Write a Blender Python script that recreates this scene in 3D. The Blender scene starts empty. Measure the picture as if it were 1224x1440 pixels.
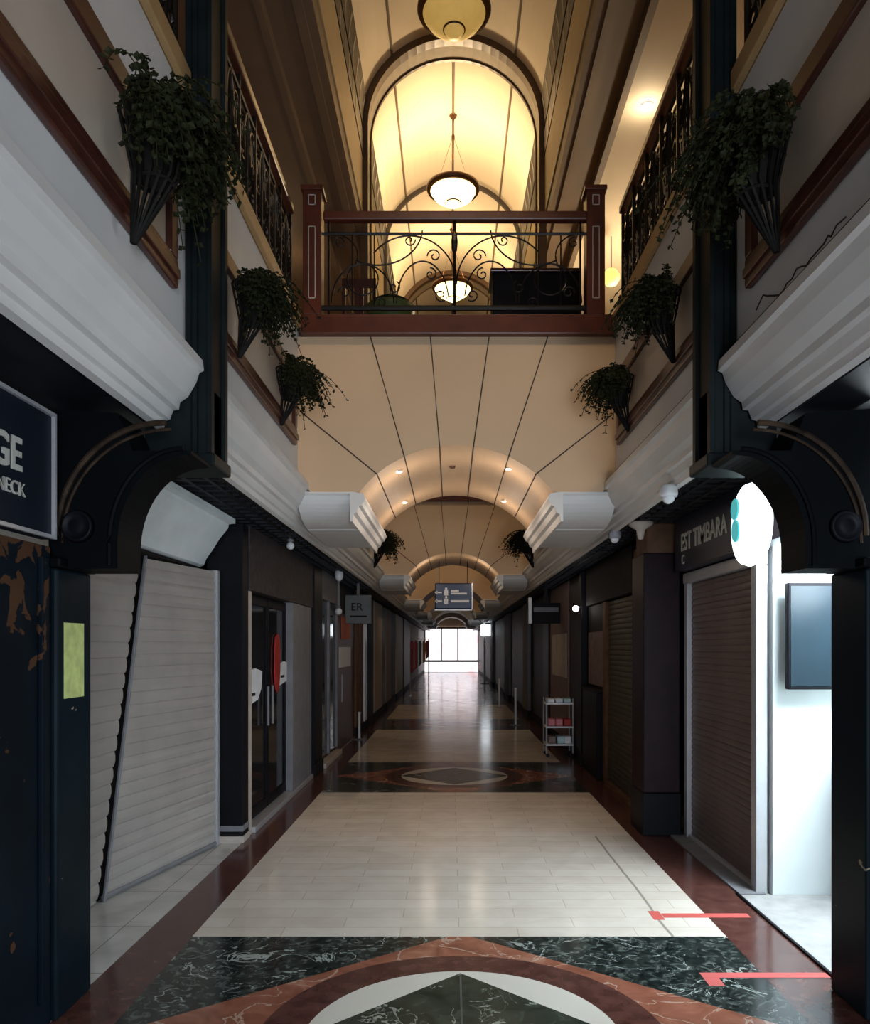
import bpy, bmesh, math, random
from mathutils import Vector, Matrix
random.seed(7)
sc = bpy.context.scene
C = sc.collection
PI = math.pi

# ------------------------------------------------------------------ camera, world, exposure, big light
CX = -0.045
cam_d = bpy.data.cameras.new('camera'); cam = bpy.data.objects.new('camera', cam_d); C.objects.link(cam)
cam.location = (CX, 0, 1.5); cam.rotation_euler = (PI/2, 0, 0)
cam_d.sensor_fit = 'HORIZONTAL'; cam_d.sensor_width = 36; cam_d.lens = 36*1100/1224
cam_d.shift_x = -(634-612)/1224; cam_d.shift_y = (910-720)/1224
cam_d.clip_start = 0.05; cam_d.clip_end = 200
sc.camera = cam
w = bpy.data.worlds.new('world'); sc.world = w; w.use_nodes = True
w.node_tree.nodes['Background'].inputs[0].default_value = (0.62, 0.78, 1.0, 1)
w.node_tree.nodes['Background'].inputs[1].default_value = 0.12
vs = sc.view_settings
vs.view_transform = 'Standard'; vs.look = 'None'; vs.gamma = 1; vs.use_curve_mapping = False
vs.exposure = 0.0

def light(name, kind, loc, energy, col, rot=(0,0,0), size=0.1, size_y=None, spot=None, parent=None):
    d = bpy.data.lights.new(name, kind); d.energy = energy; d.color = col
    if kind == 'AREA':
        d.size = size
        if size_y: d.shape = 'RECTANGLE'; d.size_y = size_y
    else: d.shadow_soft_size = size
    if spot: d.spot_size = spot; d.spot_blend = 0.7
    o = bpy.data.objects.new(name, d); C.objects.link(o); o.location = loc; o.rotation_euler = rot
    if parent: o.parent = parent
    return o
WARM = (1.0, 0.75, 0.43)
# daylight of the mall entrance behind the camera
light('entrance_daylight', 'AREA', (0.95, -3.2, 1.15), 250, (0.80, 0.89, 1.0), (PI/2, 0, 0.16), 1.3, 2.0)
# extra point light added so the open shop's light reaches the left shutters
light('shop_or_exit_light', 'POINT', (2.30, 3.95, 1.95), 75, (0.82, 0.93, 1.0), size=0.2)
for y, e in ((6.0, 480), (12.8, 300), (19.6, 260), (26.4, 240)):       # added spots without fixtures, warming the bridge faces
    light('bridge_face_fill', 'SPOT', (0, y-4.6, 9.0), e, (1.0, 0.74, 0.48), (math.atan2(4.6, 6.0), 0, 0), 0.15, spot=0.50)
# uplights over the pendant bowls on the atrium vault
LAMPS_Y = (10.0, 13.9, 17.7)
for y, e in zip((2.2, 6.1) + LAMPS_Y, (45, 10, 3, 200, 150)):
    light('pendant_glow', 'POINT', (0, y, 9.72), e, WARM, size=0.12)
light('gallery_glow', 'POINT', (2.8, 12.2, 6.5), 120, (1.0, 0.80, 0.54), size=0.12)
light('gallery_glow', 'POINT', (2.24, 9.1, 7.6), 9, (1.0, 0.80, 0.54), size=0.06)
light('gallery_glow', 'POINT', (-2.8, 12.5, 7.2), 8, (1.0, 0.72, 0.42), size=0.12)
light('shop_or_exit_light', 'AREA', (2.35, 4.0, 2.22), 90, (0.80, 0.93, 1.0), (0, 0, 0), 0.8, 0.8)
light('shop_or_exit_light', 'AREA', (0, 46.2, 1.5), 6, (1.0, 0.86, 0.88), (-PI/2, 0, 0), 2.4, 2.0)  # added light at the exit glazing, doubling its daylight

# ------------------------------------------------------------------ materials
def new_mat(name):
    m = bpy.data.materials.new(name); m.use_nodes = True
    return m, m.node_tree, m.node_tree.nodes['Principled BSDF']
MC = {}
def mat(name, col, rough=0.6, metal=0.0, var=0.12, scale=6.0, emit=None, estr=0.0, bump=0.0, alpha=None, spec=None):
    if name in MC: return MC[name]
    m, nt, b = new_mat(name)
    L = nt.links
    tc = nt.nodes.new('ShaderNodeTexCoord'); nz = nt.nodes.new('ShaderNodeTexNoise')
    nz.inputs['Scale'].default_value = scale; nz.inputs['Detail'].default_value = 5
    L.new(tc.outputs['Object'], nz.inputs['Vector'])
    cr = nt.nodes.new('ShaderNodeValToRGB')
    a = [max(0, c*(1-var)) for c in col]; z = [min(1, c*(1+var)) for c in col]
    cr.color_ramp.elements[0].position = 0.3; cr.color_ramp.elements[1].position = 0.7
    cr.color_ramp.elements[0].color = (*a, 1); cr.color_ramp.elements[1].color = (*z, 1)
    L.new(nz.outputs['Fac'], cr.inputs['Fac']); L.new(cr.outputs['Color'], b.inputs['Base Color'])
    b.inputs['Roughness'].default_value = rough; b.inputs['Metallic'].default_value = metal
    if spec is not None: b.inputs['Specular IOR Level'].default_value = spec
    if emit: b.inputs['Emission Color'].default_value = (*emit, 1); b.inputs['Emission Strength'].default_value = estr
    if bump:
        bp = nt.nodes.new('ShaderNodeBump'); bp.inputs['Strength'].default_value = bump; bp.inputs['Distance'].default_value = 0.01
        L.new(nz.outputs['Fac'], bp.inputs['Height']); L.new(bp.outputs['Normal'], b.inputs['Normal'])
    MC[name] = m
    return m

class N:            # small arithmetic layer over math nodes
    def __init__(s, nt, sock): s.nt = nt; s.s = sock
    def _op(s, op, o=None, c=None):
        n = s.nt.nodes.new('ShaderNodeMath'); n.operation = op
        s.nt.links.new(s.s, n.inputs[0])
        for i, v in ((1, o), (2, c)):
            if v is None: continue
            if isinstance(v, N): s.nt.links.new(v.s, n.inputs[i])
            else: n.inputs[i].default_value = v
        return N(s.nt, n.outputs[0])
    def __add__(s, o): return s._op('ADD', o)
    def __sub__(s, o): return s._op('SUBTRACT', o)
    def __mul__(s, o): return s._op('MULTIPLY', o)
    def __truediv__(s, o): return s._op('DIVIDE', o)
    def lt(s, o): return s._op('LESS_THAN', o)
    def gt(s, o): return s._op('GREATER_THAN', o)
    def abs(s): return s._op('ABSOLUTE')
    def mod(s, o): return s._op('FLOORED_MODULO', o)
    def sqrt(s): return s._op('SQRT')
def mix(nt, fac, a, b):
    n = nt.nodes.new('ShaderNodeMix'); n.data_type = 'RGBA'
    if isinstance(fac, N): nt.links.new(fac.s, n.inputs[0])
    else: n.inputs[0].default_value = fac
    for i, v in ((6, a), (7, b)):
        if isinstance(v, tuple): n.inputs[i].default_value = (*v, 1)
        else: nt.links.new(v, n.inputs[i])
    return n.outputs[2]
def ramp(nt, sock, stops):
    r = nt.nodes.new('ShaderNodeValToRGB'); e = r.color_ramp.elements
    while len(e) < len(stops): e.new(0.5)
    for q, (p, c) in zip(e, stops): q.position = p; q.color = (*c, 1)
    nt.links.new(sock, r.inputs['Fac']); return r.outputs['Color']
def noise(nt, vec, scale, detail=6, dist=0.0):
    n = nt.nodes.new('ShaderNodeTexNoise'); n.inputs['Scale'].default_value = scale
    n.inputs['Detail'].default_value = detail; n.inputs['Distortion'].default_value = dist
    nt.links.new(vec, n.inputs['Vector']); return n.outputs['Fac']

def floor_material():
    m, nt, b = new_mat('polished_marble_inlay')
    g = nt.nodes.new('ShaderNodeNewGeometry'); P = g.outputs['Position']
    sp = nt.nodes.new('ShaderNodeSeparateXYZ'); nt.links.new(P, sp.inputs[0])
    X = N(nt, sp.outputs['X']); Y = N(nt, sp.outputs['Y'])
    ax = X.abs(); PER = 6.13
    yy = (Y - 3.0 + PER/2).mod(PER) - PER/2; ay = yy.abs()
    r = (X*X + yy*yy).sqrt()
    # cream planks
    br = nt.nodes.new('ShaderNodeTexBrick'); nt.links.new(P, br.inputs['Vector'])
    br.inputs['Scale'].default_value = 1.0; br.inputs['Brick Width'].default_value = 0.62; br.inputs['Row Height'].default_value = 0.155
    br.inputs['Mortar Size'].default_value = 0.003; br.inputs['Bias'].default_value = 0.1
    br.inputs['Color1'].default_value = (0.62, 0.55, 0.475, 1); br.inputs['Color2'].default_value = (0.72, 0.66, 0.59, 1)
    br.inputs['Mortar'].default_value = (0.50, 0.41, 0.32, 1)
    nz = noise(nt, P, 5.0, 6, 0.6)
    cream = mix(nt, 0.25, br.outputs['Color'], ramp(nt, nz, [(0.35, (0.5, 0.41, 0.32)), (0.65, (0.75, 0.68, 0.6))]))
    crack = (X - 1.105 + (N(nt, noise(nt, P, 3.0)) - 0.5)*0.03).abs().lt(0.008)*Y.lt(6.2)
    cream = mix(nt, crack*0.75, cream, (0.22, 0.19, 0.15))
    # dark marble with pale veins
    nv = (N(nt, noise(nt, P, 2.6, 12, 1.4)) - 0.5).abs()
    nv2 = (N(nt, noise(nt, P, 6.5, 10, 1.0)) - 0.52).abs()
    vein = nv.lt(0.006)*N(nt, noise(nt, P, 3.0)).gt(0.5) + nv2.lt(0.003)*N(nt, noise(nt, P, 4.3)).gt(0.52)
    base = ramp(nt, noise(nt, P, 16.0, 12, 1.6), [(0.35, (0.005, 0.009, 0.008)), (0.50, (0.018, 0.026, 0.023)), (0.62, (0.07, 0.083, 0.076)), (0.75, (0.16, 0.18, 0.165))])
    black = mix(nt, vein*0.7, base, (0.42, 0.46, 0.43))
    rbase = ramp(nt, noise(nt, P, 7.0, 10, 0.8), [(0.3, (0.19, 0.062, 0.036)), (0.6, (0.31, 0.12, 0.075)), (0.8, (0.42, 0.22, 0.15))])
    rust = mix(nt, nv.lt(0.008)*0.6, rbase, (0.55, 0.42, 0.34))
    maroon = ramp(nt, noise(nt, P, 14.0, 8), [(0.3, (0.062, 0.022, 0.018)), (0.7, (0.12, 0.050, 0.040))])
    white = (0.66, 0.62, 0.55)
    green = mix(nt, vein*0.6, ramp(nt, noise(nt, P, 10.0, 8, 1.0), [(0.3, (0.012, 0.020, 0.014)), (0.7, (0.05, 0.062, 0.046))]), (0.4, 0.42, 0.36))
    grey = ramp(nt, noise(nt, P, 4.0, 8), [(0.3, (0.46, 0.44, 0.41)), (0.7, (0.62, 0.60, 0.57))])
    g2 = nt.nodes.new('ShaderNodeTexBrick'); nt.links.new(P, g2.inputs['Vector'])
    g2.offset = 0.0; g2.inputs['Scale'].default_value = 1.0; g2.inputs['Brick Width'].default_value = 0.6; g2.inputs['Row Height'].default_value = 0.6
    g2.inputs['Mortar Size'].default_value = 0.003; nt.links.new(grey, g2.inputs['Color1']); nt.links.new(grey, g2.inputs['Color2'])
    g2.inputs['Mortar'].default_value = (0.25, 0.22, 0.19, 1)
    # medallion
    dia = ax/1.40 + ay/1.10
    c = mix(nt, dia.lt(1.0), black, rust)
    c = mix(nt, r.lt(0.80), c, maroon)
    c = mix(nt, r.lt(0.62), c, white)
    # four-pointed star: two crossed slim rhombi
    star = (ax*0.95 + ay).lt(0.60)
    c = mix(nt, star, c, green)
    seam = (ax.lt(0.004) + ay.lt(0.004))
    c = mix(nt, seam*star, c, (0.1, 0.1, 0.09))
    c = mix(nt, ay.gt(1.055), c, cream)
    c = mix(nt, ax.gt(1.385), c, maroon)
    c = mix(nt, X.lt(-1.645) + X.gt(1.70), c, g2.outputs['Color'])
    nt.links.new(c, b.inputs['Base Color'])
    rg = nt.nodes.new('ShaderNodeMapRange'); nt.links.new(noise(nt, P, 2.5, 5), rg.inputs[0])
    rg.inputs[3].default_value = 0.10; rg.inputs[4].default_value = 0.24
    nt.links.new(rg.outputs[0], b.inputs['Roughness'])
    return m

def chipped(name, base, spots, thr=0.62, scale=5.0, rough=0.45, high=0.0):
    m, nt, b = new_mat(name); tc = nt.nodes.new('ShaderNodeTexCoord'); O = tc.outputs['Object']
    q = N(nt, noise(nt, O, scale, 10, 0.6))
    if high:
        sp = nt.nodes.new('ShaderNodeSeparateXYZ'); nt.links.new(O, sp.inputs[0])
        q = q + (N(nt, sp.outputs['Z']) - 1.35)._op('MAXIMUM', 0.0)*high
    a = q.gt(thr)
    c = ramp(nt, noise(nt, O, 3.0, 5), [(0.3, tuple(x*0.7 for x in base)), (0.7, tuple(x*1.3 for x in base))])
    c = mix(nt, a, c, spots); nt.links.new(c, b.inputs['Base Color']); b.inputs['Roughness'].default_value = rough; b.inputs['Specular IOR Level'].default_value = 0.06
    return m

M_white = mat('painted_plaster', (0.66, 0.65, 0.64), 0.55, var=0.05, scale=2.5)
M_panel = mat('cream_wall_panel', (0.50, 0.42, 0.34), 0.6, var=0.14, scale=1.6)
M_tan = mat('tan_plaster', (0.60, 0.42, 0.265), 0.6, var=0.06, scale=1.2)
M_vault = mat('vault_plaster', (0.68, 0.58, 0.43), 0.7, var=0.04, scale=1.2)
M_beam = mat('brown_beam_dim_gallery', (0.20, 0.145, 0.10), 0.6, var=0.1, scale=1.5)
M_band = mat('ochre_band_paint', (0.46, 0.36, 0.21), 0.6, var=0.06)
M_wood = mat('red_brown_varnished_wood', (0.062, 0.018, 0.012), 0.28, var=0.35, scale=9)
M_rail = mat('red_stained_handrail', (0.085, 0.017, 0.007), 0.35, var=0.25, scale=9)
M_rib = mat('dark_brown_rib', (0.085, 0.046, 0.025), 0.4, var=0.2)
M_iron = mat('black_wrought_iron', (0.015, 0.012, 0.011), 0.4, metal=0.6, var=0.3)
M_seam = mat('dark_seam', (0.05, 0.035, 0.025), 0.8)
M_seam2 = mat('grey_brown_seam', (0.16, 0.12, 0.08), 0.7)
M_navy = chipped('chipped_navy_paint', (0.005, 0.011, 0.016), (0.26, 0.22, 0.17), 0.72, 9.0)
M_post = mat('dark_green_grey_post_paint', (0.008, 0.012, 0.013), 0.5, var=0.3, spec=0.1)
M_brack = chipped('bracket_black_paint', (0.002, 0.003, 0.004), (0.03, 0.02, 0.012), 0.74, 8.0, 0.6)
M_peel = chipped('peeling_panel', (0.004, 0.008, 0.013), (0.075, 0.035, 0.018), 0.67, 7.5, 0.6, 0.35)
M_soffit = mat('black_soffit_grid', (0.010, 0.011, 0.015), 0.5, var=0.3, scale=10, spec=0.3)
M_dark = mat('dark_shop_wall', (0.008, 0.007, 0.009), 0.7, var=0.3, spec=0.2)
M_shut = mat('grey_shutter_metal', (0.66, 0.61, 0.575), 0.5, metal=0.0, var=0.08, scale=3)
M_shut2 = mat('brown_shutter_metal', (0.32, 0.25, 0.235), 0.42, metal=0.2, var=0.1, scale=3)
M_frame = mat('light_grey_metal', (0.50, 0.50, 0.52), 0.35, metal=0.4, var=0.05)
M_housing = mat('white_shutter_housing', (0.74, 0.80, 0.83), 0.4, var=0.05)
M_black = mat('black_lacquer', (0.005, 0.005, 0.008), 0.5, var=0.3, spec=0.12)
M_plum = mat('plum_lacquer', (0.013, 0.005, 0.008), 0.45, var=0.3, spec=0.15)
M_glass_d = mat('dark_tinted_glass', (0.012, 0.012, 0.014), 0.08, var=0.2)
M_signwood = mat('grained_dark_sign_board', (0.040, 0.032, 0.034), 0.6, var=0.4, scale=20, spec=0.2)
M_greyp = mat('grey_pilaster_paint', (0.20, 0.20, 0.215), 0.65, spec=0.2)
M_beige = mat('beige_trim', (0.48, 0.42, 0.37), 0.65, spec=0.2)
M_woodf = mat('light_brown_wood', (0.13, 0.07, 0.04), 0.65, spec=0.2, var=0.3, scale=10)
M_blue = mat('blue_grey_paint', (0.016, 0.028, 0.042), 0.65, spec=0.2)
M_pink = mat('pinkish_stone', (0.22, 0.16, 0.155), 0.65, spec=0.2)
M_whitem = mat('white_plastic', (0.75, 0.76, 0.78), 0.35, var=0.03)
M_paper = mat('white_paper', (0.70, 0.74, 0.80), 0.7, var=0.05)
M_red = mat('red_fabric', (0.36, 0.022, 0.018), 0.6, var=0.25)
M_tape = mat('red_floor_tape', (0.50, 0.085, 0.075), 0.6, var=0.1)
M_leaf = mat('dark_green_leaves', (0.014, 0.016, 0.005), 0.7, spec=0.15, var=0.5, scale=14)
M_bask = mat('dark_basket', (0.006, 0.005, 0.004), 0.7, var=0.3, spec=0.2)
M_yel = mat('yellow_green_sticker', (0.55, 0.62, 0.22), 0.6, var=0.2, scale=20)
M_room = mat('white_shop_wall', (0.80, 0.85, 0.86), 0.5, var=0.02)
M_signnavy = mat('navy_sign_face', (0.006, 0.010, 0.018), 0.5, spec=0.1)
M_letter = mat('cream_sign_letters', (0.48, 0.48, 0.43), 0.5)
M_bowl = mat('amber_glass_bowl', (0.62, 0.50, 0.24), 0.35, emit=(1.0, 0.60, 0.14), estr=0.34, var=0.1)  # emission added to yellow the unlit nearest bowl
M_bowl2 = mat('lit_amber_glass_bowl', (0.7, 0.6, 0.35), 0.35, emit=(1.0, 0.72, 0.30), estr=5.0)
M_bronze = mat('dark_bronze', (0.12, 0.055, 0.025), 0.35, metal=0.5, var=0.2)
M_led = mat('lamp_lens', (0.9, 0.9, 0.9), 0.4, emit=(1.0, 0.93, 0.82), estr=14)
M_ledw = mat('lit_sign_face', (0.9, 0.95, 0.95), 0.4, emit=(0.82, 0.97, 1.0), estr=2.6)
M_teal = mat('teal_leaf_print', (0.0, 0.30, 0.32), 0.4, emit=(0.0, 0.42, 0.45), estr=0.7)
M_floor = floor_material()

# ------------------------------------------------------------------ geometry helpers
def obj(name, bm, m, parent=None, smooth=False, label=None):
    me = bpy.data.meshes.new(name); bmesh.ops.recalc_face_normals(bm, faces=bm.faces[:]); bm.to_mesh(me); bm.free()
    if smooth:
        for p in me.polygons: p.use_smooth = True
    for mm in (m if isinstance(m, (list, tuple)) else [m]): me.materials.append(mm)
    o = bpy.data.objects.new(name, me); C.objects.link(o)
    if parent: o.parent = parent
    if label: o['label'] = label
    return o
def thing(name, label, cat, loc=(0,0,0), group=None):
    o = bpy.data.objects.new(name, None); C.objects.link(o); o.location = loc; o.empty_display_size = 0.1
    o['label'] = label; o['category'] = cat
    if group: o['group'] = group
    return o
def tag(o, label, cat, group=None):
    o['label'] = label; o['category'] = cat
    if group: o['group'] = group
    return o
def struct(o, label=None, cat=None):
    o['kind'] = 'structure'
    if label: o['label'] = label
    if cat: o['category'] = cat
    return o
def box(bm, x0, x1, y0, y1, z0, z1, bev=0.0):
    r = bmesh.ops.create_cube(bm, size=1.0)
    vs_ = r['verts']
    for v in vs_:
        v.co = Vector(((x0+x1)/2 + v.co.x*(x1-x0), (y0+y1)/2 + v.co.y*(y1-y0), (z0+z1)/2 + v.co.z*(z1-z0)))
    if bev:
        es = list({e for v in vs_ for e in v.link_edges})
        bmesh.ops.bevel(bm, geom=es, offset=bev, segments=2, affect='EDGES', profile=0.5)
    return bm
def B(x0, x1, y0, y1, z0, z1, bev=0.0): return box(bmesh.new(), x0, x1, y0, y1, z0, z1, bev)
def sx(s, a, b): return (a*s, b*s) if s > 0 else (b*s, a*s)   # mirrored x-span
def tube(bm, pts, r, n=6, taper=None):
    pts = [Vector(p) for p in pts]; rings = []
    up = Vector((0, 0, 1))
    for i, p in enumerate(pts):
        t = (pts[min(i+1, len(pts)-1)] - pts[max(i-1, 0)]).normalized()
        a = t.cross(up)
        if a.length < 0.05: a = t.cross(Vector((1, 0, 0)))
        a.normalize(); b_ = t.cross(a)
        rr = r if taper is None else r*(1 + (taper-1)*i/(len(pts)-1))
        rings.append([bm.verts.new(p + (a*math.cos(2*PI*k/n) + b_*math.sin(2*PI*k/n))*rr) for k in range(n)])
    for q in range(len(rings)-1):
        for k in range(n):
            bm.faces.new((rings[q][k], rings[q][(k+1) % n], rings[q+1][(k+1) % n], rings[q+1][k]))
    bm.faces.new(rings[0]); bm.faces.new(rings[-1][::-1])
    return bm
def lathe(bm, prof, c, n=32, axis='z'):
    rings = []
    for r, h in prof:
        ring = []
        for k in range(n):
            a = 2*PI*k/n
            v = (r*math.cos(a), r*math.sin(a), h)
            if axis == 'x': v = (h, r*math.cos(a), r*math.sin(a))
            if axis == 'y': v = (r*math.cos(a), h, r*math.sin(a))
            ring.append(bm.verts.new((c[0]+v[0], c[1]+v[1], c[2]+v[2])))
        rings.append(ring)
    for q in range(len(rings)-1):
        for k in range(n):
            bm.faces.new((rings[q][k], rings[q][(k+1) % n], rings[q+1][(k+1) % n], rings[q+1][k]))
    if prof[0][0] > 1e-4: bm.faces.new(rings[0])
    if prof[-1][0] > 1e-4: bm.faces.new(rings[-1])
    bmesh.ops.remove_doubles(bm, verts=bm.verts[:], dist=1e-5)
    return bm
def extrude_y(bm, poly, y0, y1):        # closed xz polygon extruded along y
    a = [bm.verts.new((x, y0, z)) for x, z in poly]; b_ = [bm.verts.new((x, y1, z)) for x, z in poly]
    n = len(poly)
    for i in range(n): bm.faces.new((a[i], a[(i+1) % n], b_[(i+1) % n], b_[i]))
    f1 = bm.faces.new(a); f2 = bm.faces.new(b_[::-1]); f1.normal_update(); f2.normal_update()
    bmesh.ops.triangulate(bm, faces=[f1, f2])
    return bm
def extrude_x(bm, poly, x0, x1):        # closed yz polygon extruded along x
    a = [bm.verts.new((x0, y, z)) for y, z in poly]; b_ = [bm.verts.new((x1, y, z)) for y, z in poly]
    n = len(poly)
    for i in range(n): bm.faces.new((a[i], a[(i+1) % n], b_[(i+1) % n], b_[i]))
    f1 = bm.faces.new(a); f2 = bm.faces.new(b_[::-1]); f1.normal_update(); f2.normal_update()
    bmesh.ops.triangulate(bm, faces=[f1, f2])
    return bm
def text(name, s, size, loc, rot, m, depth=0.004, parent=None, sxy=(1, 1), bold=0.0):
    cu = bpy.data.curves.new('t', 'FONT'); cu.body = s; cu.size = size; cu.extrude = depth; cu.offset = bold
    to = bpy.data.objects.new('t', cu); C.objects.link(to)
    bpy.context.view_layer.update()
    me = bpy.data.meshes.new_from_object(to); bpy.data.objects.remove(to)
    me.transform(Matrix.Diagonal((sxy[0], sxy[1], 1, 1)))
    me.materials.clear(); me.materials.append(m)
    o = bpy.data.objects.new(name, me); C.objects.link(o); o.location = loc; o.rotation_euler = rot
    if parent: o.parent = parent
    return o
SIDE = {-1: 'left', 1: 'right'}

# ================================================================== SETTING
YE = 47.0
bm = bmesh.new(); vs4 = [bm.verts.new(p) for p in ((-4, -4, 0), (4, -4, 0), (4, YE, 0), (-4, YE, 0))]; bm.faces.new(vs4)
lo = [bm.verts.new(p) for p in ((-4, -4, -0.1), (4, -4, -0.1), (4, YE, -0.1), (-4, YE, -0.1))]; bm.faces.new(lo[::-1])
for i in range(4): bm.faces.new((vs4[i], lo[i], lo[(i+1) % 4], vs4[(i+1) % 4]))
struct(obj('floor', bm, M_floor), 'polished marble corridor floor with inlaid medallions', 'floor')

ZS = 2.5        # soffit height over the shopfronts
ZD = 4.0        # upper deck
FX = 1.22       # fascia half width
Y_post0, Y_post1 = 3.45, 3.70
crown = [(1.22, 2.80), (1.19, 2.775), (1.135, 2.76), (1.13, 2.715), (1.15, 2.705), (1.165, 2.66), (1.20, 2.60), (1.235, 2.575), (1.24, 2.545), (1.265, 2.54), (1.28, 2.50), (1.30, 2.495), (1.305, 2.465), (1.34, 2.46), (1.34, 2.50), (1.42, 2.56), (1.42, 2.80)]
BR = [6.0 + 6.8*i for i in range(6)]      # front of each footbridge
for s in (-1, 1):
    # slab soffit + fascia box + deck, one closed body along the hall
    x0, x1 = sx(s, FX, 4.0)
    o = obj('wall_%s' % SIDE[s], B(x0, x1, -2.5, YE, 2.66, 3.93), M_white); struct(o, 'white plaster gallery parapet on the %s' % SIDE[s], 'wall')
    x0, x1 = sx(s, 1.41, 4.0)
    bm = B(x0, x1, -2.5, YE, ZS, 2.655)
    for k in range(60):                    # raised ribs of the metal soffit
        y = 3.8 + k*0.16
        xa, xb = sx(s, 1.42, 1.95); box(bm, xa, xb, y, y+0.03, ZS-0.015, ZS)
    for k in range(4):
        xa, xb = sx(s, 1.46+k*0.13, 1.485+k*0.13); box(bm, xa, xb, 3.8, 13.4, ZS-0.018, ZS-0.001)
    struct(obj('ceiling', bm, M_soffit), 'black slatted soffit over the %s shopfronts' % SIDE[s], 'ceiling')
    for i, (ya, yb) in enumerate(((-2.5, 3.44), (3.71, YE))):
        bm = extrude_y(bmesh.new(), [(x*s, z) for x, z in crown], ya, yb)
        struct(obj('trim_%d' % (1+i), bm, M_white), 'white crown moulding under the %s parapet' % SIDE[s], 'trim')
    # thin groove over the crown
    x0, x1 = sx(s, FX-0.003, FX+0.01)
    struct(obj('trim_3', B(x0, x1, -2.5, YE, 2.845, 2.852), M_seam), 'thin groove in the %s parapet' % SIDE[s], 'trim')
    # deck ledge
    x0, x1 = sx(s, FX, 4.0); bm = B(x0, x1, -2.5, YE, 3.932, 4.03)
    x0, x1 = sx(s, FX-0.035, FX-0.001); box(bm, x0, x1, -2.5, 3.44, 3.932, 4.03, 0.006); box(bm, x0, x1, 3.71, YE, 3.932, 4.03, 0.006)
    struct(obj('trim_4', bm, mat('brown_ochre_ledge', (0.40, 0.25, 0.11), 0.5)), 'ochre deck ledge above the %s parapet' % SIDE[s], 'trim')
    # outer walls of the ground floor (behind the shops) and gallery
    if s < 0:
        struct(obj('wall_left', B(-2.9, -2.5, -2.5, YE, 0, ZS), M_dark), 'dark back wall behind the left shopfronts', 'wall')
    else:
        struct(obj('wall_right', B(2.5, 2.9, 4.8, YE, 0, ZS), M_dark), 'dark back wall behind the right shopfronts', 'wall')
    x0, x1 = sx(s, 3.5, 4.0)
    struct(obj('wall_%s' % SIDE[s], B(x0, x1, -2.5, YE, 4.03, 7.85), M_vault if s > 0 else M_beam), 'upper gallery wall on the %s' % SIDE[s], 'wall')  # dim left gallery: its shade is put into the brown
    x0, x1 = sx(s, 1.98, 4.0)
    struct(obj('ceiling', B(x0, x1, -2.5, YE, 7.8, 8.0), M_vault if s > 0 else M_beam), 'upper gallery ceiling on the %s' % SIDE[s], 'ceiling')  # left ceiling coloured dark in place of shade
    x0, x1 = sx(s, 1.42, 1.98)
    bm = B(x0, x1, -2.5, YE, 7.92, 8.3)
    xa, xb = sx(s, 1.52, 1.62); box(bm, xa, xb, -2.5, YE, 7.88, 7.93)
    xa, xb = sx(s, 1.90, 1.98); box(bm, xa, xb, -2.5, YE, 7.78, 7.93)
    struct(obj('trim_5', bm, M_beam), 'brown beam along the %s edge of the vault' % SIDE[s], 'trim')
    xa, xb = sx(s, 1.40, 1.60)
    struct(obj('trim_6', B(xa, xb, -2.5, YE, 8.15, 9.02), M_band), 'ochre band below the %s vault edge' % SIDE[s], 'trim')
# vault
R0, ZV = 1.42, 9.53
bm = bmesh.new(); prof = [(R0, 9.0)] + [(R0*math.cos(a), ZV + R0*math.sin(a)) for a in [PI*k/28 for k in range(29)]] + [(-R0, 9.0)]
outer = [(x*1.08, z+ (0.1 if z > ZV else 0)) for x, z in prof]
poly = prof + outer[::-1]
extrude_y(bm, poly, -2.5, YE)
for f in bm.faces: f.smooth = False
struct(obj('ceiling', bm, M_vault), 'cream barrel vault over the hall', 'ceiling')
for k, a in enumerate((48, 90, 132)):
    a = math.radians(a); r = R0-0.004
    o = obj('trim_7', tube(bmesh.new(), [(r*math.cos(a), y, ZV+r*math.sin(a)) for y in (-2.4, 12, YE)], 0.022), M_seam2); struct(o, 'dark seam along the vault', 'trim')
for s in (-1, 1):      # ventilation grilles at the foot of the vault
    def vp(z, rr):
        if z <= ZV: return (s*(R0-rr), z)
        a = math.asin(min(1, (z-ZV)/R0)); return (s*(R0-rr)*math.cos(a), ZV+(R0-rr)*math.sin(a))
    bm = bmesh.new()
    for z0, z1 in ((9.03, 9.40), (9.48, 9.92)):
        zz = [z0+(z1-z0)*k/4 for k in range(5)]
        poly = [vp(z, 0.03) for z in zz] + [vp(z, 0.002) for z in zz[::-1]]
        extrude_y(bm, poly, 2.0, 22.6)
    struct(obj('trim_8', bm, M_iron), 'dark vent strip at the foot of the vault', 'trim')
    bm = bmesh.new()
    for z0, z1 in ((9.08, 9.35), (9.53, 9.87)):
        zz = [z0+(z1-z0)*k/2 for k in range(3)]
        poly = [vp(z, 0.034) for z in zz] + [vp(z, 0.0305) for z in zz[::-1]]
        for k in range(52): extrude_y(bm, poly, 2.1+k*0.39, 2.17+k*0.39)
    struct(obj('trim_8', bm, mat('louvre_grey', (0.24, 0.21, 0.17), 0.5)), 'pale louvres of the vent strip', 'trim')
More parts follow.
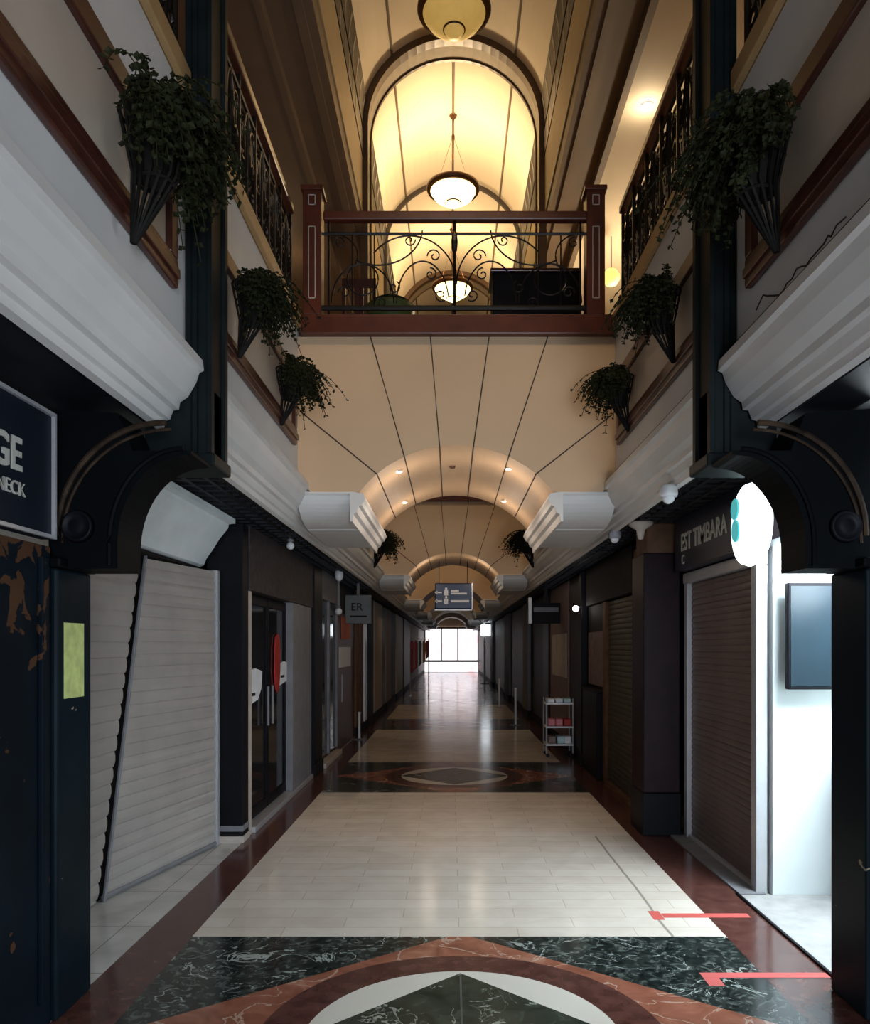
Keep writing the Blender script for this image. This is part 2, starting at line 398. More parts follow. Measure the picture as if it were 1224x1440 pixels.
# arched ribs
def ring_arch(bm, ro, ri, y0, y1, zs, zb, n=28):
    a = [(ro, zb)] + [(ro*math.cos(t), zs+ro*math.sin(t)) for t in [PI*k/n for k in range(n+1)]] + [(-ro, zb)]
    b_ = [(ri, zb)] + [(ri*math.cos(t), zs+ri*math.sin(t)) for t in [PI*k/n for k in range(n+1)]] + [(-ri, zb)]
    m_ = len(a)
    V = [[bm.verts.new((x, y, z)) for x, z in p] for p in (a, b_) for y in (y0, y1)]
    for i in range(m_-1):
        for p, q in ((V[0], V[1]), (V[1], V[3]), (V[3], V[2]), (V[2], V[0])):
            bm.faces.new((p[i], p[i+1], q[i+1], q[i]))
    for i in (0, m_-1): bm.faces.new((V[0][i], V[1][i], V[3][i], V[2][i]))
    return bm
for i, y in enumerate((12.0, 19.6, 27.2)):
    t = thing('arched_rib', ['nearest brown arched rib spanning the vault, framing the glow', 'second brown arched rib down the vault, seen low behind the bridge railing', 'furthest arched rib of the vault'][i], 'arch', (0, y, 4.03), 'arched ribs of the vault')
    def p(name, bm, m):
        for v in bm.verts: v.co -= Vector((0, y, 4.03))
        obj(name, bm, m, t)
    p('outer_moulding', ring_arch(bmesh.new(), 1.43, 1.315, y, y+0.16, ZV, 4.031), M_rib)
    p('reveal', ring_arch(bmesh.new(), 1.40, 1.325, y+0.161, y+0.42, ZV, 4.031), mat('rib_reveal_paint', (0.27, 0.22, 0.15), 0.6))
    p('inner_bead', ring_arch(bmesh.new(), 1.40, 1.30, y+0.421, y+0.47, ZV, 4.031), M_rib)
t = tag(obj('vault_hoop', ring_arch(bmesh.new(), 1.415, 1.34, 15.8, 15.86, ZV, 8.2), M_seam), 'thin dark hoop arching behind the lit pendant lamp', 'arch')

# end of the hall
struct(obj('wall_back', B(-4, 4, YE, YE+0.3, 2.7, 11.0), M_tan), 'tan end wall above the exit', 'wall')
bm = B(-4, -1.62, YE, YE+0.3, 0, 2.7); box(bm, 1.62, 4, YE, YE+0.3, 0, 2.7)
struct(obj('wall_back', bm, M_dark), 'dark end wall beside the exit', 'wall')
def win_material():
    m, nt, b = new_mat('bright_daylight_glazing'); tc = nt.nodes.new('ShaderNodeTexCoord')
    c = ramp(nt, noise(nt, tc.outputs['Object'], 1.3, 4), [(0.3, (0.80, 0.84, 1.0)), (0.5, (1, 0.93, 0.95)), (0.7, (1.0, 0.60, 0.64))])
    nt.links.new(c, b.inputs['Emission Color']); b.inputs['Emission Strength'].default_value = 1.5
    b.inputs['Base Color'].default_value = (0.1, 0.1, 0.1, 1); return m
wr = thing('window_1', 'bright glazed exit at the far end of the hall', 'window', (0, YE-0.1, 0)); wr['kind'] = 'structure'
obj('pane', B(-1.6, 1.6, 0.02, 0.04, 0.02, 2.68), win_material(), wr)
bm = B(-1.6, 1.6, -0.03, 0.03, 0.60, 0.72); box(bm, -1.62, 1.62, -0.04, 0.04, 2.6, 2.7)
for x in (-1.6, -0.60, 0.35, 1.56): box(bm, x, x+0.05, -0.03, 0.03, 0.72, 2.6)
obj('window_frame', bm, M_black, wr)

# ================================================================== FOOTBRIDGES
AX, AZ0, ARISE = 0.745, 2.69, 0.36      # arch half width, spring height, rise
AR = (AX*AX+ARISE*ARISE)/(2*ARISE); AC = AZ0+ARISE-AR; A1 = math.atan2(AZ0-AC, AX)
arc = [(AR*math.cos(a), AC+AR*math.sin(a)) for a in [A1 + (PI-2*A1)*k/24 for k in range(25)]]   # right to left
def bridge(y0, label, first):
    D = 2.0
    t = thing('footbridge', label, 'footbridge', (0, y0, 2.46), 'arched footbridges between the galleries')
    def P(name, bm, m, lab=None, sm=False):
        for v in bm.verts: v.co.z -= 2.46
        return obj(name, bm, m, t, sm, lab)
    face = [(-FX+0.001, 2.80), (-FX+0.001, 3.88), (FX-0.001, 3.88), (FX-0.001, 2.80), (FX-0.10, AZ0)] + arc + [(-FX+0.10, AZ0)]
    P('arched_span', extrude_y(bmesh.new(), face, 0, D), M_tan)
    for s in (-1, 1):       # abutment blocks carrying the arch, with crown moulding round them
        xs = [0.80, FX-0.10, FX+0.10]
        fr = [(0, AZ0-0.001), (-0.02, 2.688), (-0.022, 2.675), (-0.005, 2.66)] + [(0.42-0.42*math.cos(a), 2.66-0.19*math.sin(a)) for a in [PI/2*k/10 for k in range(1, 11)]] + [(0.44, 2.46)]
        poly = fr + [(D-q[0], q[1]) for q in fr[::-1]]
        poly = [(y, z) for y, z in poly]
        bm = extrude_x(bmesh.new(), poly, s*0.80, s*(FX+0.0))
        P('abutment', bm, M_white)
        prof = [(0.795, AZ0-0.002), (0.715, 2.675), (0.70, 2.63), (0.715, 2.61), (0.725, 2.585), (0.75, 2.575), (0.765, 2.53), (0.79, 2.515), (0.798, 2.462), (0.815, 2.461), (0.815, AZ0-0.002)]
        P('arch_moulding', extrude_y(bmesh.new(), [(x*s, z) for x, z in prof], -0.024, D+0.024), M_white)
    # seams radiating on the face and running through the arch
    if first is not None:
        top = [(-0.66, 3.879), (-0.20, 3.879), (0.25, 3.879), (0.70, 3.879), (-FX+0.03, 3.30), (FX-0.03, 3.28)]
        low = [(-0.40,), (-0.13,), (0.13,), (0.40,), (-0.61,), (0.61,)]
        for (tx, tz), (lx,) in zip(top, low):
            lz = AC + math.sqrt(AR*AR-lx*lx)
            P('seam', tube(bmesh.new(), [(tx, -0.001, tz), (lx, -0.001, lz-0.002), (lx, D, lz-0.002)], 0.0055, 5), M_seam)
    # timber edge + handrail
    P('timber_edge', B(-1.19, 1.19, -0.06, 0.10, 3.882, 4.03, 0.008), M_rail)
    P('deck', B(-FX+0.001, FX-0.001, 0.101, D-0.01, 3.885, 4.0), M_woodf)
    P('timber_edge', B(-1.19, 1.19, D-0.009, D+0.06, 3.882, 4.03, 0.008), M_rail)
    P('handrail', B(-1.02, 1.0, -0.03, 0.04, 4.765, 4.835, 0.012), M_rail)
    for x in (-1.10, 1.06):
        bm = B(x-0.07, x+0.07, -0.055, 0.095, 4.031, 5.0, 0.006); box(bm, x-0.085, x+0.085, -0.07, 0.11, 4.975, 5.01, 0.005)
        po = P('newel_post', bm, M_rail)
        bm = bmesh.new()
        for (za, zb) in ((4.86, 4.94), (4.15, 4.70)):
            for q in ((x-0.028, x-0.022, za, zb), (x+0.022, x+0.028, za, zb), (x-0.028, x+0.028, za, za+0.006), (x-0.028, x+0.028, zb-0.006, zb)):
                box(bm, q[0], q[1], -0.0585, -0.0555, q[2], q[3])
        for v in bm.verts: v.co.z -= 2.46
        obj('inlay', bm, M_beige, po)
    bm = bmesh.new()
    for z in (4.67, 4.10): tube(bm, [(-1.03, 0, z), (0.99, 0, z)], 0.011 if z > 4.5 else 0.02)
    for x in (-0.98, 0.95): tube(bm, [(x, 0, 4.03), (x, 0, 4.765)], 0.009)
    P('rail_bars', bm, M_iron)
    bm = bmesh.new(); tube(bm, [(-0.015, 0, 4.03), (-0.015, 0, 4.77)], 0.013); lathe(bm, [(0.0, 0), (0.02, 0.02), (0.026, 0.09), (0.018, 0.16), (0, 0.18)], (-0.015, 0, 4.52), 10)
    P('centre_baluster', bm, M_iron)
    def spiral(cx, cz, r0, turns, a0, sgn, n=26):
        return [(cx + sgn*r0*(1-0.8*k/n)*math.cos(a0+turns*2*PI*k/n), 0, cz + r0*(1-0.8*k/n)*math.sin(a0+turns*2*PI*k/n)) for k in range(n+1)]
    def arcp(cx, cz, rx, rz, a, b_, sgn, n=22):
        return [(sgn*(cx+rx*math.cos(math.radians(a+(b_-a)*k/n))), 0, cz+rz*math.sin(math.radians(a+(b_-a)*k/n))) for k in range(n+1)]
    for s in (-1, 1):
        bm = bmesh.new(); r = 0.006
        tube(bm, arcp(0.36, 4.28, 0.36, 0.375, 180, 40, s), r)               # big sweep from the centre up
        tube(bm, arcp(0.60, 4.72, 0.34, 0.29, -175, -60, s), r)
        tube(bm, arcp(0.72, 4.14, 0.24, 0.30, 0, 180, s), r)
        tube(bm, arcp(0.72, 4.32, 0.12, 0.12, 0, 360, s), r)
        tube(bm, arcp(0.26, 4.14, 0.20, 0.32, 0, 170, s), r)
        tube(bm, arcp(0.98, 4.50, 0.22, 0.18, 200, 90, s), r)
        for (cx, cz, rr, a0) in ((0.17, 4.50, 0.055, 0), (0.20, 4.36, 0.05, 1.5), (0.36, 4.62, 0.045, 3), (0.48, 4.26, 0.05, 2), (0.86, 4.22, 0.05, 0), (0.90, 4.60, 0.045, 1), (0.12, 4.20, 0.05, 4), (0.58, 4.14, 0.045, 0)):
            tube(bm, [(s*x_, y_, z_) for x_, y_, z_ in spiral(cx, cz, rr, 1.2, a0, 1)], r*0.9)
        for x_ in (0.63, 0.80): tube(bm, [(s*x_, 0, 4.10), (s*x_, 0, 4.67)], r)
        P('scrollwork', bm, M_iron)
    return t
blabels = ['nearest tan arched footbridge with red wooden handrail', 'second arched footbridge, framed by the arch of the nearest one', 'third arched footbridge, behind the hanging blue sign', 'fourth arched footbridge down the hall, above the far exit', 'fifth arched footbridge, small and just before the furthest one', 'furthest arched footbridge next to the bright exit']
for i, y in enumerate(BR): bridge(y, blabels[i], True if i < 2 else None)
# arch spotlights
for i, (x, y, z) in enumerate([(-0.47, 6.35, 0), (0.43, 6.35, 0), (-0.50, 7.6, 0), (0.48, 7.6, 0)]):
    zc = AC + math.sqrt(AR*AR-x*x)
    lb = ['front left', 'front right', 'rear left', 'rear right'][i]
    t = thing('recessed_spotlight', '%s recessed spotlight glowing in the nearest bridge arch' % lb, 'spotlight', (x, y, zc), 'spotlights in the bridge arch')
    obj('trim_ring', lathe(bmesh.new(), [(0.022, -0.003), (0.034, -0.004), (0.038, 0.002), (0.022, 0.004)], (0, 0, -0.002), 20), M_whitem, t)
    obj('lens', lathe(bmesh.new(), [(0.0, -0.004), (0.024, -0.005), (0.024, 0.0), (0, 0.0)], (0, 0, -0.003), 20), M_led, t)
    light('arch_fill', 'POINT', (x*0.80, y, zc-0.26), 3.6, (1, 0.82, 0.66), size=0.06)  # added below the lens, stands in for floor bounce on the soffit
for x in (-0.4, 0.4): light('arch_fill', 'POINT', (x, 13.1, 2.72), 3.0, (1, 0.82, 0.62), size=0.06)  # added points without fixtures, for the glow inside the second arch
tag(obj('smoke_detector', lathe(bmesh.new(), [(0, -0.02), (0.02, -0.018), (0.028, 0), (0, 0.0)], (-0.03, 6.7, AC+AR-0.001), 16), M_bronze), 'tiny dark detector at the crown of the bridge arch', 'detector')

# ================================================================== PARAPET FRAMES, RAILINGS, POSTS
for s in (-1, 1):
    for k, (ya, yb) in enumerate(((-1.5, 3.28), (3.80, 5.82), (8.2, 12.6))):
        if k == 2 and False: continue
        lab = '%s varnished wooden panel frame on the %s parapet' % (['near', 'middle', 'far'][k], SIDE[s])
        t = thing('panel_frame', lab, 'wall panel', (s*FX, ya, 3.0), 'framed parapet panels')
        xa, xb = (-0.001, -0.034) if s > 0 else (0.034, 0.001)
        xa, xb = min(xa, xb), max(xa, xb)
        L = yb-ya
        for nm, q in (('bottom_rail', (0, L, 0, 0.12)), ('top_rail', (0, L, 0.45, 0.54)), ('end_stile', (0, 0.08, 0.1201, 0.4499)), ('end_stile', (L-0.08, L, 0.1201, 0.4499))):
            bm = B(xa, xb, q[0], q[1], q[2], q[3], 0.008)
            if nm == 'bottom_rail':
                box(bm, xa + (0.0 if s < 0 else -0.012), xb + (0.012 if s < 0 else 0), q[0]+0.01, q[1]-0.01, 0.035, 0.075, 0.004)
            obj(nm, bm, M_wood, t)
        obj('panel', B(*( (0.001, 0.008) if s < 0 else (-0.008, -0.001)), 0.0801, L-0.0801, 0.1201, 0.4499), M_panel, t)
    # railings
    for k, (ya, yb) in enumerate(((-1.0, 3.42), (3.72, 5.88), (8.12, 12.0))):
        t = thing('gallery_railing', '%s wrought iron gallery railing on the %s, full of scrolls' % (['near', 'middle', 'far'][k], SIDE[s]), 'railing', (s*(FX+0.03), ya, 4.03), 'wrought iron gallery railings')
        L = yb-ya
        obj('top_rail', B(-0.03, 0.03, 0, L, 0.72, 0.78, 0.01), M_rail if s > 0 else M_wood, t)
        bm = bmesh.new()
        for z in (0.06, 0.64): tube(bm, [(0, 0, z), (0, L, z)], 0.012)
        n = max(1, round(L/0.36)); st = L/n
        for j in range(n+1): tube(bm, [(0, min(L-.01, max(.01, j*st)), 0.0), (0, min(L-.01, max(.01, j*st)), 0.72)], 0.014)
        obj('rail_bars', bm, M_iron, t)
        for j in range(n):
            bm = bmesh.new(); yc = (j+0.5)*st; h = st/2
            def ell(cy, cz, ry, rz, a, b_, m=16): return [(0, cy+ry*math.cos(math.radians(a+(b_-a)*q/m)), cz+rz*math.sin(math.radians(a+(b_-a)*q/m))) for q in range(m+1)]
            def spi(cy, cz, r0, a0, sg, m=16): return [(0, cy+sg*r0*(1-0.8*q/m)*math.cos(a0+7.5*q/m), cz+r0*(1-0.8*q/m)*math.sin(a0+7.5*q/m)) for q in range(m+1)]
            tube(bm, ell(yc, 0.35, h*0.42, 0.27, 0, 360), 0.010, 5)
            tube(bm, [(0, yc, 0.06), (0, yc, 0.64)], 0.010, 5)
            for sg in (-1, 1):
                for cz, rr, a0 in ((0.52, h*0.36, 0), (0.18, h*0.36, 2), (0.35, h*0.30, 4)):
                    tube(bm, spi(yc+sg*h*0.62, cz, rr, a0, sg), 0.009, 5)
                tube(bm, ell(yc+sg*h*0.5, 0.35, h*0.2, 0.16, 0, 360), 0.008, 5)
            obj('scroll_panel', bm, M_iron, t)
# crack on the right parapet
random.seed(3)
pts = []; z = 2.875; y = 2.50
while y < 3.26:
    pts.append((FX-0.001, y, z)); y += random.uniform(0.02, 0.05); z += random.uniform(-0.022, 0.022)
    z = min(2.93, max(2.855, z))
tag(obj('plaster_crack', tube(bmesh.new(), pts, 0.0035, 4), M_seam), 'dark jagged crack in the near right white parapet', 'crack')

def bracket_and_post(s):
    side = SIDE[s]
    t = thing('bracket_post', 'dark painted post with curved arch bracket on the %s' % side, 'post', (s*1.2, 3.45, 0))
    ox = s*1.2
    def P(name, bm, m, sm=False):
        for v in bm.verts: v.co -= Vector((ox, 3.45, 0))
        return obj(name, bm, m, t, sm)
    # hanging post with shallow flutes
    bm = bmesh.new()
    poly = [(1.10, 3.45), (1.10, 3.49), (1.115, 3.50), (1.115, 3.65), (1.10, 3.66), (1.10, 3.70), (1.217, 3.70), (1.217, 3.45), (1.195, 3.45), (1.19, 3.455), (1.185, 3.45), (1.165, 3.45), (1.16, 3.46), (1.125, 3.46), (1.12, 3.45)]
    a = [bm.verts.new((s*x, y, 2.36)) for x, y in poly]; b_ = [bm.verts.new((s*x, y, 7.9)) for x, y in poly]
    for i in range(len(poly)): bm.faces.new((a[i], a[(i+1) % len(poly)], b_[(i+1) % len(poly)], b_[i]))
    f1 = bm.faces.new(a); f2 = bm.faces.new(b_[::-1]); f1.normal_update(); f2.normal_update(); bmesh.ops.triangulate(bm, faces=[f1, f2])
    P('post', bm, M_post)
    x0, x1 = sx(s, 1.115, 1.40); P('post_block', B(x0, x1, 3.465, 3.69, 2.359, 2.655), M_post)
    x0, x1 = sx(s, 1.085, 1.35); P('post_foot', B(x0, x1, 3.44, 3.71, 2.30, 2.358, 0.01), M_post)
    # curved bracket: quarter arch from wall column to post
    def quarter(cx, cz, rx, rz, n=18): return [(cx - rx*math.cos(PI/2*k/n), cz + rz*math.sin(PI/2*k/n)) for k in range(n+1)]
    cx = 1.10; cz = 1.82
    inner = [(1.40 - 0.0, 1.82)] + [(1.12 + 0.28*math.cos(PI/2*k/18), 1.92 + 0.36*math.sin(PI/2*k/18)) for k in range(19)]
    poly = inner + [(1.10, 2.285), (1.10, 2.299), (1.34, 2.299), (1.36, 2.36), (1.40, 2.452), (1.68, 2.47), (1.68, 1.82)]
    P('bracket', extrude_y(bmesh.new(), [(s*x, z) for x, z in poly], 3.18, 3.42), M_brack)
    rim = [(1.43, 3.17, 1.83)] + [(1.13 + 0.30*math.cos(PI/2*k/18), 3.17, 1.92 + 0.385*math.sin(PI/2*k/18)) for k in range(19)]
    P('inner_bead', tube(bmesh.new(), [(s*x, y, z) for x, y, z in rim], 0.010, 6), M_brack)
    rim = [(1.20 + 0.44*math.cos(PI/2*k/18), 3.17, 1.95 + 0.46*math.sin(PI/2*k/18)) for k in range(19)]
    bm = tube(bmesh.new(), [(s*x, y, z) for x, y, z in rim], 0.012, 6); tube(bm, [(s*(x-0.02), y, z-0.028) for x, y, z in rim], 0.007, 6)
    P('outer_bead', bm, mat('worn_brown_gilt', (0.035, 0.022, 0.014), 0.6, var=0.7, scale=12, spec=0.1))
    P('boss', lathe(bmesh.new(), [(0.0, -0.012), (0.025, -0.018), (0.045, -0.006), (0.052, -0.02), (0.062, -0.02), (0.068, 0.0), (0.0, 0.0)], (s*1.56, 3.179, 1.99), 24, 'y'), M_black, True)
    # ground-floor column the bracket springs from
    x0, x1 = sx(s, 1.62, 2.0)
    P('column', B(x0, x1, 3.13, 3.43, 0, 1.818, 0.012), M_navy)
    x0, x1 = sx(s, 1.60, 1.98); P('column_cap', B(x0, x1, 3.11, 3.44, 1.819, 1.86, 0.008), M_brack)
    return t
bracket_and_post(-1); bracket_and_post(1)

# peeling side panels nearest the camera
t = thing('shopfront', 'peeling navy painted shopfront panel below the sign at left edge', 'panel', (-1.64, 2.0, 0))
obj('board', B(-0.06, 0.0, -1.5, 1.12, 0, 1.90, 0.005), M_peel, t)
bm = bmesh.new()
for y in (0.55, 1.02): box(bm, 0.0, 0.02, y, y+0.05, 0.12, 1.85, 0.004)
obj('batten', bm, M_peel, t)
t = thing('pilaster', 'black scuffed shopfront pilaster at right edge with a low moulding', 'panel', (1.66, 2.0, 0))
obj('board', B(0.0, 0.06, -1.5, 1.12, 0, 2.45, 0.005), M_navy, t)
obj('plinth_moulding', B(-0.02, 0.0, -1.5, 1.12, 0.37, 0.44, 0.006), M_brack, t)
tag(obj('sticker', B(-1.6185, -1.616, 3.18, 3.35, 1.29, 1.60), M_yel), 'torn yellow-green sticker on the left blue column', 'sticker')

# ------------------------------------------------------------------ hanging planters
def planter(x, y, z, s, size, label, seed, depth=1.0):
    rnd = random.Random(seed)
    t = thing('hanging_planter', label, 'plant', (x, y, z), 'planters on the parapets')
    # conical wire basket fixed to the wall
    bm = bmesh.new()
    n = 14
    for k in range(n):
        a = 2*PI*k/n
        top = (0.11*size*math.cos(a), 0.11*size*math.sin(a), 0.0); mid = (0.07*size*math.cos(a), 0.07*size*math.sin(a), -0.20*size); bot = (s*0.07*size+0.006*math.cos(a), 0.006*math.sin(a), -0.42*size)
        tube(bm, [top, mid, bot], 0.006*size, 4)
    for rr, zz in ((0.11, 0), (0.09, -0.10), (0.06, -0.22)):
        tube(bm, [(rr*size*math.cos(2*PI*k/20), rr*size*math.sin(2*PI*k/20), zz*size) for k in range(21)], 0.007*size, 4)
    obj('basket', bm, M_bask, t)
    obj('pot_liner', lathe(bmesh.new(), [(0, -0.25*size), (0.05*size, -0.22*size), (0.095*size, 0.0), (0, 0.0)], (0, 0, 0), 14), M_bask, t)
    bm = bmesh.new()
    for q in range(int(270*size)):
        a = rnd.uniform(0, 2*PI); el = rnd.uniform(-0.6, 0.75)
        d = Vector((math.cos(a)*math.cos(el), math.sin(a)*math.cos(el), math.sin(el)))
        if d.x*s > 0: d.x *= -0.6
        Ln = rnd.uniform(0.10, 0.30)*size*(1.35 if rnd.random() < 0.12 else 1); p = Vector((d.x*0.05, d.y*0.05, 0.02))
        pts = [p.copy()]; v = d*1.0
        for k in range(7):
            v = v + Vector((0, 0, -0.24)); v.y *= 0.98
            p = p + v.normalized()*Ln/6
            if p.x*s > 0.05: p.x = s*0.05
            pts.append(p.copy())
        tube(bm, pts, 0.0022, 3)
        for k in range(1, 8):
            for sg in (-1, 1):
                tdir = (pts[k]-pts[k-1]).normalized()
                side = tdir.cross(Vector((rnd.uniform(-.4, .4), rnd.uniform(-.4, .4), 1))).normalized()*sg
                dr = (side + tdir*0.5 + Vector((0, 0, rnd.uniform(-0.5, 0.2)))).normalized()
                ll = rnd.uniform(0.017, 0.031)*size; ww = ll*0.42
                o_ = dr.cross(Vector((rnd.uniform(-1, 1), rnd.uniform(-1, 1), rnd.uniform(0.2, 1)))).normalized()
                b0 = pts[k]; q1 = b0+dr*ll*0.5+o_*ww; q2 = b0+dr*ll; q3 = b0+dr*ll*0.5-o_*ww
                mid = b0+dr*ll*0.5+dr.cross(o_)*ww*0.35
                V = [bm.verts.new(c_) for c_ in (b0, q1, q2, q3, mid)]
                bm.faces.new((V[0], V[1], V[4])); bm.faces.new((V[1], V[2], V[4])); bm.faces.new((V[2], V[3], V[4])); bm.faces.new((V[3], V[0], V[4]))
    obj('foliage', bm, M_leaf, t)
planter(-1.09, 2.76, 3.37, -1, 1.06, 'large leafy planter on the near left parapet, beside the dark post', 1)
planter(1.09, 2.90, 3.41, 1, 1.06, 'large leafy planter on the near right parapet, beside the dark post', 2)
planter(-1.10, 4.14, 3.41, -1, 0.90, 'leafy planter on the middle left parapet, just behind the dark post', 3)
planter(1.10, 4.24, 3.42, 1, 0.90, 'leafy planter on the middle right parapet, just behind the dark post', 4)
planter(-1.12, 5.25, 3.36, -1, 0.88, 'leafy planter on the left parapet right in front of the bridge', 5)
planter(1.12, 5.40, 3.36, 1, 0.88, 'leafy planter on the right parapet right in front of the bridge', 6)
planter(-1.06, 11.2, 3.10, -1, 1.1, 'left leafy planter glimpsed through the nearest bridge arch', 7)
planter(1.06, 11.2, 3.10, 1, 1.1, 'right leafy planter glimpsed through the nearest bridge arch', 8)

# ------------------------------------------------------------------ things on the bridge
t = thing('chair', 'dark wooden chair at the left end of the nearest footbridge', 'chair', (-0.88, 7.0, 4.0))
bm = B(-0.16, 0.16, -0.16, 0.16, 0.36, 0.40, 0.01); obj('seat', bm, M_wood, t)
for ax_ in (-0.14, 0.14):
    for ay_ in (-0.14, 0.14): obj('leg', B(ax_-0.015, ax_+0.015, ay_-0.015, ay_+0.015, 0, 0.359), M_wood, t)
bm = bmesh.new()
for ax_ in (-0.14, 0.14): box(bm, ax_-0.015, ax_+0.015, 0.125, 0.155, 0.401, 0.86)
box(bm, -0.125, 0.125, 0.13, 0.15, 0.78, 0.86); box(bm, -0.125, 0.125, 0.13, 0.15, 0.5, 0.54); box(bm, -0.04, 0.04, 0.13, 0.15, 0.54, 0.78)
obj('backrest', bm, M_wood, t)
t = thing('planter_tub', 'round dark green planter tub on the nearest footbridge', 'planter', (-0.58, 7.0, 4.0))
obj('tub', lathe(bmesh.new(), [(0.12, 0), (0.15, 0.02), (0.19, 0.3), (0.215, 0.50), (0.215, 0.54), (0.19, 0.54), (0.185, 0.5), (0, 0.5)], (0, 0, 0), 28), mat('green_glaze', (0.06, 0.085, 0.025), 0.4), t, True)
obj('shrub', lathe(bmesh.new(), [(0.18, 0.53), (0.17, 0.58), (0.10, 0.62), (0, 0.635)], (0, 0, 0), 20), M_leaf, t)
t = thing('cabinet', 'black upright cabinet standing at the right side of the footbridge', 'cabinet', (0.70, 7.0, 4.0))
obj('body', B(-0.38, 0.38, -0.2, 0.2, 0, 0.76, 0.01), M_black, t); obj('top_board', B(-0.40, 0.39, -0.22, 0.22, 0.761, 0.79, 0.006), M_wood, t)
tag(obj('paper_stack', B(0.86, 1.02, 6.9, 7.1, 4.792, 4.825, 0.004), M_beige), 'small pale stack lying on the black cabinet', 'papers')

# ------------------------------------------------------------------ pendant lamps
def pendant(y, m_b, label):
    t = thing('pendant_lamp', label, 'lamp', (0, y, ZV+R0), 'bowl pendants under the vault')
    def P(name, bm, m, sm=True, pr=None):
        return obj(name, bm, m, pr or t, sm)
    P('ceiling_rose', lathe(bmesh.new(), [(0, -0.07), (0.03, -0.06), (0.06, -0.02), (0.07, 0), (0, 0)], (0, 0, -0.01), 20), M_bronze)
    P('rod', lathe(bmesh.new(), [(0.012, -0.78), (0.014, -0.45), (0.03, -0.42), (0.03, -0.36), (0.012, -0.33), (0.010, -0.05)], (0, 0, 0), 10), M_bronze)
    bm = bmesh.new()
    for k in range(3):
        a = 2*PI*k/3+0.5
        tube(bm, [(0.02*math.cos(a), 0.02*math.sin(a), -0.40), (0.40*math.cos(a), 0.40*math.sin(a), -1.28)], 0.005, 4)
    P('chain', bm, M_bronze)
    z0 = -1.30
    P('bowl', lathe(bmesh.new(), [(0.0, -0.27), (0.12, -0.262), (0.24, -0.22), (0.34, -0.15), (0.40, -0.06), (0.42, 0.0), (0.405, 0.0), (0.385, -0.06), (0.33, -0.135), (0.23, -0.205), (0, -0.25)], (0, 0, z0), 40), m_b)
    P('rim', lathe(bmesh.new(), [(0.415, -0.055), (0.455, -0.05), (0.475, -0.01), (0.47, 0.025), (0.44, 0.035), (0.425, 0.0)], (0, 0, z0), 40), M_bronze)
    P('finial', lathe(bmesh.new(), [(0.0, -0.34), (0.05, -0.335), (0.11, -0.30), (0.135, -0.262), (0.12, -0.255), (0.10, -0.27)], (0, 0, z0), 24), m_b)
    P('finial_ring', lathe(bmesh.new(), [(0.125, -0.272), (0.145, -0.265), (0.145, -0.245), (0.12, -0.243)], (0, 0, z0), 24), M_bronze)
pendant(LAMPS_Y[0], M_bowl, 'nearest bowl pendant, unlit amber glass with added faint glow at the top of the photo')
pendant(LAMPS_Y[1], M_bowl2, 'glowing bowl pendant hanging on long wires inside the nearest vault rib')
pendant(LAMPS_Y[2], M_bowl2, 'furthest glowing bowl pendant, low behind the bridge railing scrolls')
t = thing('downlight', 'white downlight shining in the upper right gallery ceiling', 'downlight', (2.24, 9.1, 7.8))
obj('trim_ring', lathe(bmesh.new(), [(0.05, -0.012), (0.075, -0.012), (0.08, 0), (0.05, 0)], (0, 0, 0), 20), M_whitem, t)
obj('lens', lathe(bmesh.new(), [(0, -0.014), (0.05, -0.013), (0.05, -0.002), (0, -0.002)], (0, 0, 0), 20), M_led, t)
t = thing('globe_lamp', 'small yellow glowing globe lamp hanging in the upper right gallery', 'lamp', (2.42, 12.0, 7.8))
obj('stem', lathe(bmesh.new(), [(0.008, -0.5), (0.008, 0)], (0, 0, 0), 8), M_bronze, t)
obj('globe', lathe(bmesh.new(), [(0, -0.76), (0.08, -0.74), (0.13, -0.66), (0.13, -0.60), (0.08, -0.52), (0.02, -0.495), (0, -0.495)], (0, 0, 0), 20), mat('globe_glass', (0.7, 0.5, 0.2), 0.4, emit=(1.0, 0.6, 0.15), estr=1.6), t, True)

# ================================================================== LEFT SHOPS
def corr_sheet(bm, p0, p1, p2, p3, n, amp=0.008):       # corrugated slats between bottom edge p0-p1 and top edge p3-p2
    p0, p1, p2, p3 = map(Vector, (p0, p1, p2, p3))
    nrm = (p1-p0).cross(p3-p0).normalized()
    rows = []
    for i in range(n):
        for f, a in ((0.0, 0.0), (0.12, -0.6), (0.22, 0.5), (0.55, 1.0), (0.88, 0.5)):
            t = (i+f)/n
            rows.append((bm.verts.new(p0.lerp(p3, t)+nrm*amp*a), bm.verts.new(p1.lerp(p2, t)+nrm*amp*a)))
    for q in range(len(rows)-1): bm.faces.new((rows[q][0], rows[q][1], rows[q+1][1], rows[q+1][0]))
    bmesh.ops.solidify(bm, geom=bm.faces[:], thickness=0.004)
    return bm
t = thing('roller_shutter', 'pale grey roller shutter with a slanted edge, pulled down at left', 'shutter', (-2.0, 5.2, 0))
def lp(v): return (v[0]+2.0, v[1]-5.2, v[2])
obj('curtain', corr_sheet(bmesh.new(), lp((-2.10, 4.63, 0.01)), lp((-1.83, 5.90, 0.01)), lp((-1.83, 5.90, 2.08)), lp((-2.01, 5.03, 2.08)), 26), M_shut, t)
obj('guide_rail', tube(bmesh.new(), [lp((-2.085, 4.60, 0.0)), lp((-1.995, 5.00, 2.09))], 0.012, 6), M_greyp, t)
obj('guide_rail', B(0.145, 0.195, 0.705, 0.765, 0, 2.08, 0.004), M_frame, t)
